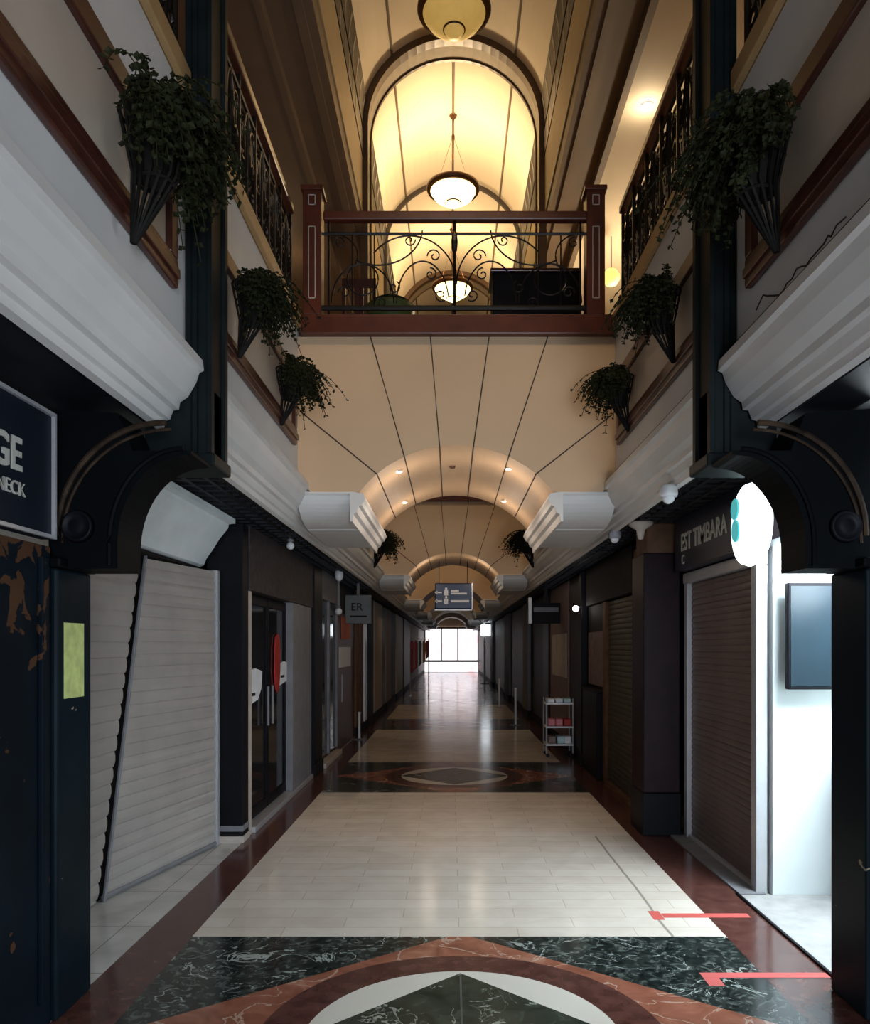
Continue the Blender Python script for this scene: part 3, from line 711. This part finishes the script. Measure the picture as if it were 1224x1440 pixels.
obj('bottom_bar', tube(bmesh.new(), [lp((-2.10, 4.62, 0.02)), lp((-1.82, 5.90, 0.02))], 0.016, 6), M_greyp, t)
t2 = thing('roller_shutter', 'narrow grey shutter beside the left column, left of the slanted edge', 'shutter', (-2.05, 4.2, 0))
def lq(v): return (v[0]+2.05, v[1]-4.2, v[2])
obj('curtain', corr_sheet(bmesh.new(), lq((-2.09, 3.50, 0.01)), lq((-2.115, 4.57, 0.01)), lq((-2.02, 4.96, 2.08)), lq((-2.09, 3.50, 2.08)), 22), M_shut, t2)
# housing over the shutters
t = thing('shutter_housing', 'pale blue-white curved shutter housing above the left roller shutter', 'housing', (-1.9, 3.45, 2.072))
prof = [(0.22, 0.40), (0.22, 0.365), (0.17, 0.36), (0.165, 0.33), (0.10, 0.25), (0.05, 0.17), (0.0, 0.10), (-0.02, 0.05), (-0.06, 0.03), (-0.225, 0.03), (-0.225, 0.40)]
obj('cover', extrude_y(bmesh.new(), prof, 0.05, 2.49), M_housing, t)
obj('gap_shade_strip', B(-0.22, -0.03, 0.06, 2.49, 0.012, 0.029), M_dark, t)  # solid dark strip painted in for the shade under the cover
struct(obj('wall_left', B(-2.4, -2.13, 3.44, 5.96, 0, 2.49), M_dark), 'dark wall behind the left shutter', 'wall')
struct(obj('trim_9', B(-2.13, -1.66, 5.98, 6.05, 0, 0.02), M_beige), 'pale threshold', 'trim')
# pillar with pale base
t = thing('shop_pillar', 'black lacquered pillar with pale base, right of the left shutter', 'pillar', (-1.77, 6.05, 0))
obj('shaft', B(-0.15, 0.13, -0.05, 0.12, 0.13, 2.45, 0.006), M_black, t)
obj('base_band', B(-0.155, 0.135, -0.055, 0.122, 0.085, 0.129, 0.004), M_greyp, t)
obj('base', B(-0.16, 0.14, -0.065, 0.125, 0, 0.05, 0.004), M_beige, t); obj('base_gap', B(-0.15, 0.13, -0.05, 0.12, 0.05, 0.085), M_dark, t)
# shop 2: dark double glass doors
t = thing('shopfront', 'black double glass door shopfront with wood-grained fascia board', 'shopfront', (-1.66, 6.18, 0))
obj('jamb', B(-0.07, 0.012, 0.0, 0.12, 0, 1.95, 0.004), M_beige, t, label='beige left jamb')
obj('fascia_board', B(-0.10, 0.03, 0.0, 2.80, 1.951, 2.46, 0.005), M_signwood, t)
obj('side_pilaster', B(-0.10, 0.02, 1.72, 2.78, 0.05, 1.95, 0.005), M_greyp, t, label='grey painted pilaster')
obj('threshold', B(-0.12, 0.04, 0.13, 2.80, 0.0, 0.048, 0.004), M_frame, t)
for k, (ya, yb) in enumerate(((0.13, 0.90), (0.92, 1.70))):
    d = obj('door', B(-0.09, -0.06, ya, yb, 0.05, 1.949), M_glass_d, t)
    bm = B(-0.058, -0.045, ya, ya+0.04, 0.06, 1.94); box(bm, -0.058, -0.045, yb-0.04, yb, 0.06, 1.94); box(bm, -0.058, -0.045, ya+0.04, yb-0.04, 0.06, 0.14); box(bm, -0.058, -0.045, ya+0.04, yb-0.04, 1.86, 1.94)
    obj('door_frame', bm, M_black, d)
    yh = yb-0.08 if k == 0 else ya+0.08
    obj('door_handle', tube(bmesh.new(), [(-0.02, yh, 0.8), (-0.02, yh, 1.15)], 0.012, 8), M_greyp, d)
bm = bmesh.new()
pl = [(0.0, 1.60), (0.10, 1.63), (0.17, 1.55), (0.19, 1.3), (0.14, 1.12), (0.08, 1.06), (0.0, 1.10), (-0.05, 1.25), (-0.04, 1.5)]
extrude_x(bm, [(7.42+a, z) for a, z in pl], -1.712, -1.70)
tag(obj('red_ornament', bm, M_red), 'long red hanging decoration on the dark glass doors', 'decoration')
for k, (ya, z0, z1) in enumerate(((6.42, 1.02, 1.32), (7.58, 1.13, 1.36))):
    bm = extrude_x(bmesh.new(), [(ya, z0), (ya+0.3, z0+0.03), (ya+0.42, z0+0.12), (ya+0.45, z1-0.03), (ya+0.2, z1), (ya, z1-0.02)], -1.712, -1.70)
    o = tag(obj('door_notice', bm, M_paper), ['crumpled white notice on the left leaf of the dark glass doors', 'white notice right of the red decoration on the glass doors'][k], 'notice', 'notices on the glass doors')
    obj('dark_stripe', B(-1.6998, -1.698, ya+0.03, ya+0.2, z0+0.07, z0+0.095), M_black, o)

def slab_front(name, s, y0, y1, z0, z1, x, m, label, cat='pilaster', th=0.1, bev=0.01):
    xa, xb = sx(s, x, x+th)
    t = thing(name, label, cat, (s*x, y0, 0))
    obj('face', B(xa-s*x, xb-s*x, 0, y1-y0, z0+0.14, z1, bev), m, t)
    xa, xb = sx(s, x-0.015, x+th); obj('plinth', B(xa-s*x, xb-s*x, -0.01, y1-y0+0.01, z0, z0+0.138, 0.005), M_dark, t)
    return t
# left, further back
slab_front('pilaster', -1, 9.05, 9.6, 0, 2.46, 1.62, M_black, 'black pilaster after the grey one on the left')
t = thing('shopfront', 'grey framed glass shopfront behind the black left pilaster', 'shopfront', (-1.64, 9.65, 0))
obj('glass', B(-0.05, -0.03, 0.05, 1.35, 0.1, 2.1), M_glass_d, t)
bm = bmesh.new()
for y in (0, 0.62, 1.35): box(bm, -0.05, 0.0, y, y+0.07, 0.1, 2.1)
box(bm, -0.05, 0, 0, 1.42, 2.1, 2.46); obj('frame', bm, M_greyp, t)
obj('step', B(-0.05, 0.06, 0, 1.42, 0, 0.06, 0.005), M_beige, t)
t = thing('shop_door', 'dark red wooden shop door under the grey box sign', 'door', (-1.66, 11.15, 0))
obj('door_leaf', B(-0.04, 0, 0, 1.95, 0, 2.0), mat('dark_red_wood', (0.06, 0.018, 0.014), 0.4, var=0.3), t)
obj('transom', B(-0.04, 0.0, 0, 1.95, 2.001, 2.46), M_dark, t)
obj('door_handle', tube(bmesh.new(), [(0.03, 0.25, 0.7), (0.03, 0.25, 1.1)], 0.012, 6), M_frame, t)
tag(obj('notice_sheet', B(-1.655, -1.65, 11.25, 12.55, 1.20, 1.50), M_paper), 'white notice sheet on the dark red door at left', 'notice')
tag(obj('orange_poster', B(-1.655, -1.65, 11.5, 12.5, 1.62, 1.95), mat('orange_print', (0.45, 0.10, 0.04), 0.6)), 'orange poster above the white sheet on the left', 'poster')
seq = [(13.15, 14.2, 1.63, M_woodf, 'brown wooden pilaster beside the dark red door'), (14.3, 14.65, 1.61, M_frame, 'thin pale metal strip pilaster on the left'),
       (14.75, 15.9, 1.61, M_blue, 'blue-grey pilaster on the left below the box sign'), (16.1, 18.0, 1.62, M_beige, 'beige stone pilaster on the left after the blue one'),
       (18.1, 19.0, 1.64, M_black, 'black pilaster between beige and pink stone on the left'), (19.1, 20.7, 1.62, M_pink, 'pinkish stone pilaster far on the left'),
       (20.8, 22.6, 1.64, M_blue, 'blue-grey pilaster behind the pinkish stone on the left'), (22.7, 25.8, 1.62, M_band, 'ochre shopfront stretch near the red garments'),
       (25.9, 30.0, 1.60, M_black, 'black shopfront stretch behind the red garments'), (30.1, 38.0, 1.62, M_woodf, 'brown far left shopfront stretch'), (38.1, 46.8, 1.62, M_black, 'black furthest left shopfront stretch')]
for a, b_, x, m, lb in seq: slab_front('pilaster', -1, a, b_, 0, 2.46, x, m, lb, th=0.3)
# box sign
t = thing('box_sign', 'grey box sign with ER lettering hanging over the left shops', 'sign', (-1.47, 12.0, 1.86))
obj('case', B(-0.20, 0.20, 0, 0.12, 0, 0.44, 0.01), mat('sign_grey', (0.13, 0.14, 0.14), 0.5), t)
obj('hanger', B(-0.02, 0.02, 0.04, 0.08, 0.44, 0.66), M_greyp, t)
text('lettering', 'ER', 0.17, (-0.11, -0.002, 0.20), (PI/2, 0, 0), M_black, 0.003, t)
obj('dark_strip', B(-0.12, 0.14, -0.004, -0.0005, 0.10, 0.125), M_black, t)
# stanchions and clothes rack
def stanchion(x, y, h, label):
    t = thing('stanchion', label, 'barrier post', (x, y, 0), 'slim barrier posts along the hall')
    obj('pole', lathe(bmesh.new(), [(0.02, 0.015), (0.02, h-0.03), (0.028, h-0.02), (0.02, h), (0, h)], (0, 0, 0), 12), M_whitem, t)
    obj('base', lathe(bmesh.new(), [(0.11, 0), (0.11, 0.008), (0.03, 0.02), (0, 0.02)], (0, 0, 0), 16), M_greyp, t)
stanchion(-1.53, 12.7, 0.45, 'short white post by the dark red door on the left')
stanchion(1.20, 15.0, 0.72, 'white barrier post on the right, nearest of the two on the right')
stanchion(1.16, 19.4, 0.72, 'white barrier post on the right, further of the two on the right')
t = thing('clothes_rack', 'rack of red and green garments on the left near the bright exit', 'rack', (-1.0, 24.0, 0))
bm = bmesh.new()
for x in (-0.28, 0.28): tube(bm, [(x, 0, 0.02), (x, 0, 1.75)], 0.018, 6); box(bm, x-0.02, x+0.02, -0.25, 0.25, 0, 0.03)
tube(bm, [(-0.28, 0, 1.75), (0.28, 0, 1.75)], 0.018, 6); obj('rack_frame', bm, M_frame, t)
for k, (x, m_) in enumerate(((-0.22, M_red), (-0.10, M_red), (0.02, mat('green_fabric', (0.07, 0.13, 0.10), 0.7)), (0.14, mat('orange_fabric', (0.5, 0.18, 0.07), 0.7)), (0.24, M_red))):
    z1 = 1.70; bm = extrude_y(bmesh.new(), [(x-0.03, z1), (x+0.03, z1), (x+0.05, z1-0.08), (x+0.042, 0.75+0.12*k), (x-0.042, 0.70+0.1*k), (x-0.05, z1-0.08)], -0.2+0.03*k, 0.15)
    g = tag(obj('garment', bm, m_), ['leftmost red garment on the far rack', 'red garment second from left on the far rack', 'green garment in the middle of the far rack', 'orange garment right of the green one on the rack', 'rightmost red garment on the far rack'][k], 'garment', 'garments on the rack')
    g.location = (-1.0, 24.0, 0)

# ceiling fittings, left
def globe(x, y, z, r, label, s=1.0):
    t = thing('globe_light', label, 'light fitting', (x, y, z))
    prof = [(r*math.sin(PI*k/12), -r*s*math.cos(PI*k/12)) for k in range(13)]
    obj('globe', lathe(bmesh.new(), prof, (0, 0, 0), 18), M_whitem, t, True)
    obj('mount', lathe(bmesh.new(), [(0.025, r*s*0.96), (0.03, r*s+0.02), (0.015, r*s+0.03), (0.015, max(r*s+0.035, ZS-z))], (0, 0, 0), 10), M_greyp, t)
globe(-1.50, 7.1, 2.42, 0.036, 'small white globe under the soffit before the wood-grained board')
globe(-1.50, 10.2, 2.44, 0.055, 'oval white globe under the left soffit beyond the grey pilaster', 1.5)
globe(-1.52, 10.3, 1.97, 0.045, 'small pale globe low beside the grey box sign')
t = thing('wall_spotlight', 'bright white bulb over the right shops above the shelf cart', 'bulb', (1.52, 9.78, 1.98))
obj('bulb', lathe(bmesh.new(), [(0.038*math.sin(PI*k/10), -0.038*math.cos(PI*k/10)) for k in range(11)], (0, 0, 0), 14), M_led, t, True)
obj('arm', tube(bmesh.new(), [(0.02, 0.03, 0.01), (0.09, 0.10, 0.03)], 0.012, 6), M_greyp, t)

# near left sign
t = thing('shop_sign', 'navy sign ending in GE with pale border at the left edge', 'sign', (-1.60, 2.0, 1.92))
obj('board', B(-0.05, 0.0, -1.2, 1.06, 0, 0.49, 0.004), M_signnavy, t)
bm = bmesh.new()
box(bm, 0.0, 0.014, -1.2, 1.06, 0, 0.014); box(bm, 0.0, 0.014, -1.2, 1.06, 0.476, 0.49); box(bm, 0.0, 0.014, 1.046, 1.06, 0.014, 0.476)
obj('border', bm, M_frame, t)
text('lettering', 'GE', 0.165, (0.004, 0.64, 0.215), (PI/2, 0, PI/2), M_letter, 0.003, t, (0.92, 1.0), 0.003)
text('lettering', 'NECK', 0.07, (0.004, 0.665, 0.125), (PI/2, 0, PI/2), M_letter, 0.003, t, (1.0, 1.0))

# ================================================================== RIGHT SHOPS
t = thing('roller_shutter', 'brown-grey roller shutter in a pale metal frame on the right', 'shutter', (1.83, 4.75, 0))
obj('curtain', corr_sheet(bmesh.new(), (0.02, 1.38, 0.02), (0.02, 0.09, 0.02), (0.02, 0.09, 2.0), (0.02, 1.38, 2.0), 44, 0.006), M_shut2, t)
obj('guide_rail', B(-0.02, 0.05, 0.0, 0.08, 0, 2.0, 0.004), M_frame, t); obj('guide_rail', B(-0.02, 0.05, 1.39, 1.46, 0, 2.0, 0.004), M_frame, t)
obj('head_rail', B(-0.03, 0.05, 0.0, 1.46, 2.001, 2.08, 0.004), M_frame, t)
obj('bottom_bar', B(-0.01, 0.04, 0.085, 1.385, 0, 0.035, 0.004), M_frame, t)
t = thing('shop_sign', 'dark fascia sign with grey capital letters over the right shutter', 'sign', (1.72, 3.46, 2.09))
obj('board', B(0.0, 0.12, 0.0, 2.70, 0, 0.40, 0.004), mat('dark_blue_sign', (0.014, 0.014, 0.028), 0.4), t)
text('lettering', 'EST TIMBARA', 0.185, (-0.004, 2.52, 0.14), (PI/2, 0, -PI/2), M_letter, 0.003, t, (0.90, 1.0), 0.002)
text('lettering', 'C', 0.10, (-0.004, 2.50, 0.04), (PI/2, 0, -PI/2), M_letter, 0.003, t)
struct(obj('wall_right', B(1.90, 2.48, 4.815, 6.3, 0, 2.49), M_dark), 'dark wall behind the right shutter', 'wall')
struct(obj('trim_9', B(1.70, 1.86, 4.72, 6.2, 0, 0.012), M_greyp), 'grey stone threshold', 'trim')
# lit open shop
bm = B(1.90, 4.0, 4.72, 4.80, 0, 2.35); struct(obj('wall_shop', bm, M_room), 'bright white end wall of the open shop', 'wall')
struct(obj('wall_shop', B(3.9, 4.0, 2.6, 4.71, 0, 2.35), M_room), 'white side wall of the open shop', 'wall')
struct(obj('wall_shop', B(2.0, 3.89, 2.6, 2.7, 0, 2.35), M_room), 'white near wall of the open shop', 'wall')
struct(obj('ceiling', B(1.86, 3.89, 2.71, 4.71, 2.30, 2.34), M_room), 'white ceiling of the open shop', 'ceiling')
struct(obj('floor', B(1.70, 3.89, 3.45, 4.71, 0.001, 0.008), mat('grey_wood_planks', (0.36, 0.35, 0.34), 0.45, var=0.15, scale=9)), 'grey plank floor of the open shop', 'floor')
struct(obj('trim_9', B(1.685, 1.70, 3.45, 4.75, 0, 0.012), M_black), 'dark metal threshold strip', 'trim')
t = thing('television', 'black wall-mounted screen in the bright open shop', 'television', (2.28, 4.60, 1.25))
obj('casing', B(-0.34, 0.36, 0, 0.05, 0, 0.63, 0.008), M_black, t); obj('screen', B(-0.325, 0.345, -0.004, -0.0005, 0.02, 0.61), mat('dark_screen', (0.008, 0.018, 0.026), 0.3, spec=0.2), t)
obj('mount', B(-0.1, 0.1, 0.051, 0.119, 0.2, 0.45), M_greyp, t)
t = thing('counter', 'white shop counter with dark underside beneath the screen', 'counter', (2.35, 4.35, 0))
obj('top', B(-0.14, 0.5, -0.15, 0.2, 1.02, 1.05, 0.004), M_whitem, t); obj('panel', B(-0.08, 0.5, -0.10, 0.18, 0, 1.02), M_greyp, t)
t = thing('folded_cloth', 'small lime green packet on the white counter', 'packet', (2.26, 4.38, 1.051))
obj('packet', lathe(bmesh.new(), [(0.0, 0), (0.06, 0), (0.075, 0.03), (0.05, 0.08), (0.0, 0.09)], (0, 0, 0), 9), mat('lime_green', (0.35, 0.6, 0.06), 0.5), t)
# round lit sign
t = thing('round_light_sign', 'round glowing white sign with teal leaf under the right bracket', 'sign', (1.50, 4.02, 2.13))
prof = [(0.0, -0.045), (0.16, -0.042), (0.205, -0.03), (0.215, 0.0), (0.205, 0.03), (0.16, 0.042), (0, 0.045)]
obj('light_box', lathe(bmesh.new(), prof, (0, 0, 0), 40, 'x'), M_ledw, t, True)
def leafpoly(cy, cz, w_, h_, tilt):
    return [(cy + math.cos(a)*w_*math.cos(tilt) - math.sin(a)*h_*math.sin(tilt)*abs(math.sin(a))**0.3, cz + math.sin(a)*h_*math.cos(tilt)+math.cos(a)*w_*math.sin(tilt)) for a in [2*PI*k/20 for k in range(20)]]
obj('leaf_emblem', extrude_x(bmesh.new(), leafpoly(0.10, 0.095, 0.05, 0.055, 0.3), -0.052, -0.040), M_teal, t)
obj('leaf_emblem', extrude_x(bmesh.new(), leafpoly(0.09, -0.02, 0.05, 0.06, -0.3), -0.052, -0.040), M_teal, t)
obj('bracket_arm', tube(bmesh.new(), [(0.02, 0, 0.2), (0.02, 0, 0.40)], 0.012, 6), M_black, t)
# plum pillar
t = thing('shop_pillar', 'plum lacquered pillar with black base left of the right shutter', 'pillar', (1.65, 6.22, 0))
obj('shaft', B(-0.16, 0.13, 0.0, 0.40, 0.34, 2.25, 0.008), M_plum, t); obj('base', B(-0.17, 0.135, -0.01, 0.41, 0, 0.338, 0.008), M_black, t)
obj('capital', B(-0.13, 0.13, 0.02, 0.38, 2.251, 2.49, 0.008), M_woodf, t)
t = thing('shopfront', 'brown wood framed shopfront with grey-brown shutter beyond the plum pillar', 'shopfront', (1.66, 6.75, 0))
obj('frame', B(-0.01, 0.06, 0.0, 0.50, 0, 2.40, 0.006), M_woodf, t)
obj('shutter', corr_sheet(bmesh.new(), (0.03, 1.80, 0.05), (0.03, 0.52, 0.05), (0.03, 0.52, 2.0), (0.03, 1.80, 2.0), 36, 0.006), mat('dull_grey_brown_metal', (0.14, 0.12, 0.10), 0.5), t)
obj('frame', B(-0.01, 0.06, 1.82, 1.98, 0, 2.0, 0.006), M_woodf, t); obj('fascia_board', B(-0.02, 0.06, 0.52, 3.0, 2.01, 2.46, 0.006), M_dark, t)
obj('sill', B(-0.02, 0.05, 0.52, 1.80, 0, 0.04), M_woodf, t)
tag(obj('poster', B(1.672, 1.68, 8.75, 9.75, 1.05, 1.68), mat('faded_pink_print', (0.20, 0.14, 0.13), 0.6, var=0.3, scale=10)), 'faded pinkish poster on the right wall above the black counter', 'poster')
struct(obj('wall_right', B(1.69, 1.8, 8.73, 10.0, 0, 2.0), M_dark), 'dark wall beyond the right shopfront', 'wall')
t = thing('counter', 'black shop counter below the pinkish poster on the right', 'counter', (1.60, 8.80, 0))
obj('body', B(-0.0, 0.085, 0, 0.95, 0, 0.98, 0.006), M_black, t); obj('top', B(-0.02, 0.088, -0.01, 0.96, 0.981, 1.01, 0.004), M_dark, t)
slab_front('pilaster', 1, 9.85, 10.05, 0, 2.46, 1.60, M_black, 'slim black pilaster just before the shelf cart', th=0.085)
# shelf cart
t = thing('shelf_cart', 'small white metal shelf cart loaded with packets on the right', 'cart', (1.44, 10.8, 0))
bm = bmesh.new()
for x in (-0.18, 0.18):
    for y in (-0.16, 0.16): tube(bm, [(x, y, 0.05), (x, y, 0.80)], 0.012, 6)
obj('posts', bm, M_frame, t)
for z in (0.16, 0.40, 0.72): obj('shelf', B(-0.19, 0.19, -0.17, 0.17, z, z+0.02), M_whitem, t)
for x in (-0.16, 0.16):
    for y in (-0.14, 0.14): obj('wheel', lathe(bmesh.new(), [(0, -0.01), (0.025, -0.01), (0.025, 0.01), (0, 0.01)], (x, y, 0.025), 12, 'y'), M_black, t)
k = 0
pk = mat('pink_packet', (0.55, 0.16, 0.18), 0.5); lbp = mat('pale_blue_packet', (0.45, 0.62, 0.68), 0.5)
for z, items in ((0.181, ((-0.12, M_pink), (0.03, lbp), (0.15, M_whitem))), (0.421, ((-0.13, pk), (0.0, pk), (0.14, M_red))), (0.741, ((-0.14, M_whitem), (0.0, M_paper), (0.14, lbp)))):
    for x, m_ in items:
        lev = {0.181: 'bottom', 0.421: 'middle', 0.741: 'top'}[z]
        o = tag(obj('packet', B(-0.05, 0.05, -0.12, 0.12, 0, 0.10 if z < 0.7 else 0.055, 0.015), m_), '%s packet on the %s shelf of the small cart' % (['left', 'middle', 'right'][k % 3], lev), 'packet', 'packets on the shelf cart')
        o.location = (1.44+x*0.8, 10.8, z); k += 1
# right, further back
seq = [(10.15, 11.2, 1.66, M_signwood, 'dark ribbed shutter stretch behind the shelf cart'), (11.3, 13.3, 1.65, M_pink, 'pinkish stone panel wall on the right beyond the cart'),
       (13.4, 14.2, 1.63, M_plum, 'plum pilaster on the right before a black opening'), (14.3, 16.6, 1.66, M_black, 'black shopfront stretch on the right'),
       (16.7, 17.8, 1.60, M_greyp, 'grey speckled slim pilaster far on the right'), (17.9, 22.0, 1.65, mat('deep_green_paint', (0.015, 0.03, 0.028), 0.5), 'deep green shopfront stretch on the right'),
       (22.1, 24.0, 1.60, M_greyp, 'grey pilaster beyond the green right stretch'), (24.1, 30.0, 1.65, M_black, 'black stretch on the right beyond the grey pilaster'), (30.1, 31.6, 1.56, M_greyp, 'grey far right pilaster'), (31.7, 46.8, 1.62, M_black, 'black furthest right stretch')]
for a, b_, x, m, lb in seq: slab_front('pilaster', 1, a, b_, 0, 2.46, x, m, lb, th=0.25)
tag(obj('wall_poster', B(1.640, 1.648, 11.4, 13.0, 1.05, 1.70), M_beige), 'tall pale poster on the pinkish wall beyond the cart', 'poster')
# projecting sign
t = thing('projecting_sign', 'dark blade sign with a white edge strip over the right shops', 'sign', (1.42, 12.0, 1.86))
obj('board', B(-0.22, 0.22, 0, 0.05, 0, 0.32, 0.004), M_dark, t); obj('edge_strip', B(-0.27, -0.221, -0.01, 0.06, 0.0, 0.40, 0.004), M_whitem, t)
obj('hanger', B(-0.02, 0.02, 0.01, 0.04, 0.32, 0.64), M_black, t)
obj('name_bar', B(-0.19, 0.19, -0.006, -0.0005, 0.18, 0.25), M_greyp, t)
# lit sign far right
t = thing('light_box_sign', 'small glowing white box sign on a pole near the exit', 'sign', (1.40, 32.0, 0))
obj('light_box', B(-0.2, 0.2, -0.05, 0.05, 1.95, 2.42, 0.03), mat('far_sign_face', (0.9, 0.95, 1), 0.4, emit=(0.85, 0.93, 1.0), estr=5.0), t)
obj('pole', lathe(bmesh.new(), [(0.04, 0.02), (0.04, 1.95)], (-0.05, 0, 0), 12), M_whitem, t); obj('base', lathe(bmesh.new(), [(0.16, 0), (0.16, 0.02), (0, 0.02)], (-0.05, 0, 0), 16), M_greyp, t)
# security cameras and speaker on the right
def dome_cam(x, y, r, label, m_):
    t = thing('security_camera', label, 'camera', (x, y, 2.48), 'dome cameras under the right soffit')
    obj('housing', lathe(bmesh.new(), [(0.75*r, 0.0), (0.95*r, -0.02), (r, -0.05), (r, -1.1*r), (0.9*r, -1.35*r), (0, -1.35*r)], (0, 0, 0), 24), m_, t, True)
    obj('dome', lathe(bmesh.new(), [(0.70*r*math.cos(PI/2*k/8), -1.36*r-0.75*r*math.sin(PI/2*k/8)) for k in range(9)], (0, 0, 0), 20), M_glass_d if m_ is M_greyp else M_whitem, t, True)
dome_cam(1.27, 4.72, 0.055, 'pale dome camera lit blue beneath the right parapet', M_whitem)
dome_cam(1.33, 6.55, 0.052, 'grey dome camera with dark lens further back on the right', mat('camera_grey', (0.30, 0.30, 0.34), 0.4))
t = thing('ceiling_speaker', 'white trumpet shaped fitting on top of the plum pillar', 'light fitting', (1.45, 6.15, 2.40))
obj('horn', lathe(bmesh.new(), [(0.10, 0.08), (0.09, 0.055), (0.035, 0.02), (0.02, -0.05), (0, -0.06)], (0, 0, 0), 22), M_beige, t, True)

# blue hanging sign
t = thing('direction_sign', 'blue hanging direction sign with white arrows in mid hall', 'sign', (0, 13.8, 2.17))
HW, HH = 0.325, 0.46
obj('board', B(-HW, HW, 0, 0.06, 0, HH, 0.02), mat('sign_blue', (0.012, 0.028, 0.09), 0.35), t)
bm = bmesh.new()
box(bm, -HW-0.01, HW+0.01, -0.006, 0.066, -0.03, -0.001, 0.006); box(bm, HW, HW+0.02, -0.005, 0.065, 0, HH); obj('metal_edge', bm, M_frame, t)
for k, z in enumerate((0.29, 0.14)):
    bm = bmesh.new(); box(bm, -0.30, -0.20, -0.006, -0.0005, z-0.01, z+0.015)
    extrude_y(bm, [(-0.33, z+0.002), (-0.28, z+0.04), (-0.28, z-0.036)], -0.006, -0.0005); obj('arrow', bm, M_whitem, t)
    bm = B(-0.16, -0.09, -0.006, -0.0005, z-0.05, z+0.045); lathe(bm, [(0, -0.006), (0.022, -0.006), (0.022, 0), (0, 0)], (-0.125, 0, z+0.07), 12, 'y'); obj('pictogram', bm, M_whitem, t)
    bm = B(-0.04, 0.28, -0.006, -0.0005, z-0.018, z+0.018) if k else B(-0.04, 0.24, -0.006, -0.0005, z-0.03, z)
    if not k: box(bm, -0.04, 0.10, -0.006, -0.0005, z+0.015, z+0.05)
    obj('white_line', bm, M_whitem, t)
bm = bmesh.new()
for x in (-0.25, 0.25): tube(bm, [(x, 0.03, HH), (x, 0.03, AC+math.sqrt(AR*AR-x*x)-2.17)], 0.006, 4)
obj('hanger', bm, M_iron, t)

# red tape marks on the floor
bm = B(1.14, 1.62, 4.335, 4.40, 0.0005, 0.002); box(bm, 1.075, 1.135, 4.30, 4.44, 0.0005, 0.002)
tag(obj('floor_tape', bm, M_tape), 'red tape mark across the cream tiles on the right', 'tape')
bm = B(1.10, 1.68, 3.545, 3.60, 0.0005, 0.002); box(bm, 1.10, 1.17, 3.46, 3.544, 0.0005, 0.002)
tag(obj('floor_tape', bm, M_tape), 'red L-shaped tape mark over the dark marble on the right', 'tape')
